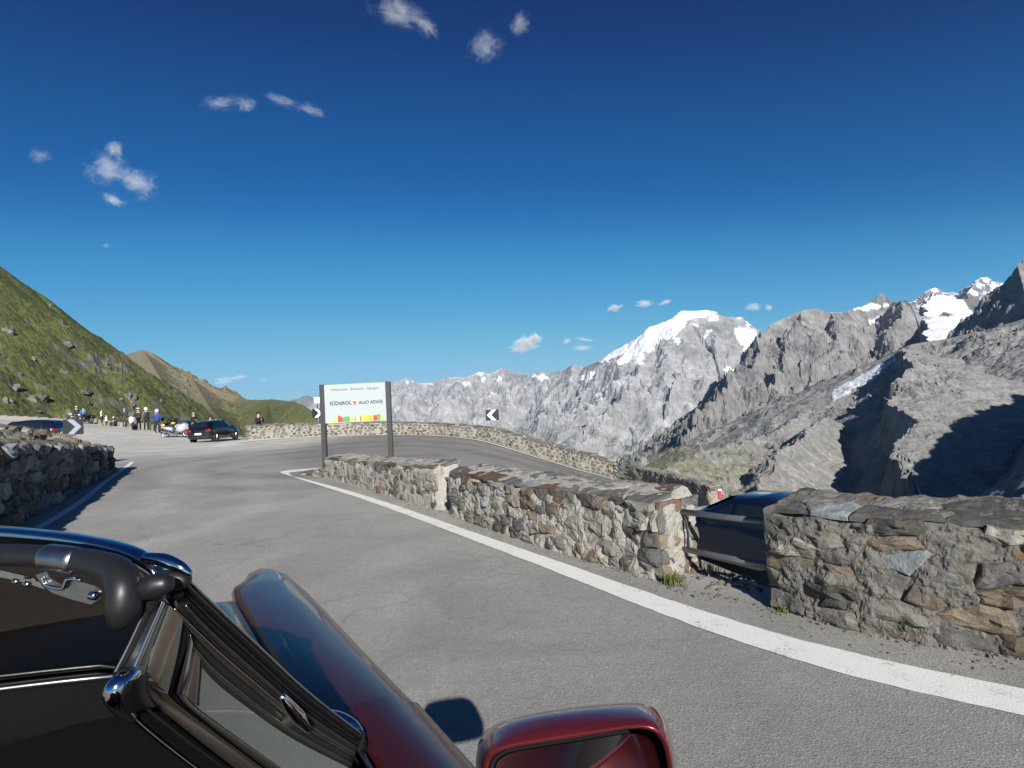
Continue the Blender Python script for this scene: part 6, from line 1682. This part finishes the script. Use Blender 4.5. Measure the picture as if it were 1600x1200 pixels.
# ============================================================ clouds and air
def cloud_mat():
    m = bpy.data.materials.new('cloud_vapour'); m.use_nodes = True; nt = m.node_tree; nt.nodes.clear()
    o = N(nt, 'ShaderNodeOutputMaterial'); v = N(nt, 'ShaderNodeVolumePrincipled'); nt.links.new(v.outputs[0], o.inputs['Volume'])
    v.inputs['Color'].default_value = (.97, .97, .98, 1); v.inputs['Anisotropy'].default_value = -0.18
    co = N(nt, 'ShaderNodeTexCoord').outputs['Object']; oi = N(nt, 'ShaderNodeObjectInfo')
    ad = N(nt, 'ShaderNodeVectorMath', operation='ADD'); mu = N(nt, 'ShaderNodeVectorMath', operation='SCALE'); nt.links.new(oi.outputs['Location'], mu.inputs[0]); mu.inputs['Scale'].default_value = .0137
    nt.links.new(co, ad.inputs[0]); nt.links.new(mu.outputs[0], ad.inputs[1])
    n = N(nt, 'ShaderNodeTexNoise'); n.inputs['Scale'].default_value = 2.3; n.inputs['Detail'].default_value = 7; n.inputs['Roughness'].default_value = .66; n.inputs['Distortion'].default_value = 1.1
    nt.links.new(ad.outputs[0], n.inputs['Vector'])
    ln = N(nt, 'ShaderNodeVectorMath', operation='LENGTH'); nt.links.new(co, ln.inputs[0])
    f = N(nt, 'ShaderNodeMapRange'); nt.links.new(ln.outputs['Value'], f.inputs[0]); f.inputs[1].default_value = .15; f.inputs[2].default_value = 1.0; f.inputs[3].default_value = .17; f.inputs[4].default_value = -.26
    a = N(nt, 'ShaderNodeMath', operation='ADD'); nt.links.new(n.outputs[0], a.inputs[0]); nt.links.new(f.outputs[0], a.inputs[1])
    s = N(nt, 'ShaderNodeMath', operation='SUBTRACT', use_clamp=True); nt.links.new(a.outputs[0], s.inputs[0]); s.inputs[1].default_value = .5
    k = N(nt, 'ShaderNodeMath', operation='MULTIPLY'); nt.links.new(s.outputs[0], k.inputs[0])
    at = N(nt, 'ShaderNodeAttribute', attribute_type='OBJECT', attribute_name='density_scale'); nt.links.new(at.outputs['Fac'], k.inputs[1])
    nt.links.new(k.outputs[0], v.inputs['Density'])
    return m
M_CLOUD = cloud_mat()
def cloud(label, D, lobes, tau, group=None):
    """lobes: (px, py, half width, half height, tilt degrees)"""
    c = U(lobes[0][0], lobes[0][1], D); root = thing('cloud', label, 'cloud', c, 0, group)
    right = CM @ Vector((1, 0, 0)); view = ray(lobes[0][0], lobes[0][1]).normalized(); up = right.cross(view).normalized(); right = view.cross(up).normalized()
    for px, py, a, b, tilt in lobes:
        bm = bmesh.new(); bmesh.ops.create_icosphere(bm, subdivisions=3, radius=1.0)
        o = link('cloud_lobe', bm_mesh('cloud_lobe', bm), M_CLOUD, root)
        A, B = a / FOC * D * 1.35, b / FOC * D * 1.35; t = R(tilt)
        x = right * math.cos(t) + up * math.sin(t); z = up * math.cos(t) - right * math.sin(t); y = z.cross(x)
        th = min(A, B) * 1.0
        M = Matrix.Identity(4); M.col[0][:3] = x * A; M.col[1][:3] = y * th; M.col[2][:3] = z * B; M.col[3][:3] = U(px, py, D) - c
        o.matrix_local = M; o['density_scale'] = tau / th * 3.2
cloud('broad wispy cloud cut by the top edge of the photo', 9000, [(622, 20, 52, 30, -8), (668, 42, 30, 17, -38)], 1.1)
cloud('ragged upright cloud high in the sky with a thin curl beside it', 9000, [(757, 72, 36, 30, 35), (812, 38, 26, 20, 55)], 1.0)
cloud('flat thin cloud high above the green hill', 9500, [(345, 160, 38, 15, 5), (383, 163, 22, 16, 10)], .8)
cloud('long thin cloud slanting down towards the right', 9500, [(440, 156, 38, 12, -18), (485, 172, 30, 13, -20)], .8)
cloud('bright torn cloud of two lobes above the green hillside', 9000, [(168, 262, 38, 34, 15), (215, 285, 34, 30, -20), (178, 312, 22, 14, -35), (178, 233, 18, 15, 60)], 1.5)
cloud('faint little cloud beside the bright torn cloud', 9000, [(62, 243, 23, 16, 20)], .5)
cloud('tiny faint wisp halfway down the deep blue sky', 9000, [(166, 384, 9, 5, 0)], .5)
cloud('compact white cumulus with a flat grey base over the far ridge', 26000, [(822, 536, 27, 16, 0), (812, 546, 22, 8, 0), (836, 530, 16, 12, 0)], 9.0)
cloud('pair of thin flat clouds to the right of the compact cumulus', 26000, [(886, 533, 10, 7, 0), (910, 544, 24, 7, 3), (912, 530, 22, 4, -12)], 2.6)
cloud('small tapering cloud over the snow dome, first of three', 26000, [(960, 481, 18, 8, 15)], 3.6)
cloud('small cloud with a tail just above the snow dome summit', 26000, [(1007, 475, 20, 8, 3), (1038, 473, 15, 5, 20)], 3.8)
cloud('small ragged cloud above the saddle next to the rock pyramid', 26000, [(1176, 480, 18, 8, 5), (1201, 480, 8, 7, -30)], 3.2)
cloud('thin pale cloud low over the brown peak', 30000, [(350, 595, 20, 8, 5), (372, 590, 16, 5, 8)], 2.6)
cloud('barely visible pale puff low beside the thin cloud', 30000, [(412, 594, 9, 5, 0)], .7)

# ---- the air between: one even, closed box of haze
def haze():
    x0, x1, y0, y1, z0, z1 = -20500, 20500, -20500, 20500, -1500, 1250
    bm = box_bm(x1 - x0, y1 - y0, z1 - z0, ((x0 + x1) / 2, (y0 + y1) / 2, (z0 + z1) / 2))
    m = bpy.data.materials.new('air'); m.use_nodes = True; nt = m.node_tree; nt.nodes.clear()
    o = N(nt, 'ShaderNodeOutputMaterial'); v = N(nt, 'ShaderNodeVolumePrincipled'); nt.links.new(v.outputs[0], o.inputs['Volume'])
    v.inputs['Color'].default_value = (.45, .70, 1.0, 1); v.inputs['Density'].default_value = 1.6e-5; v.inputs['Anisotropy'].default_value = .0
    link('haze', bm_mesh('haze', bm), m, kind='stuff')
haze()
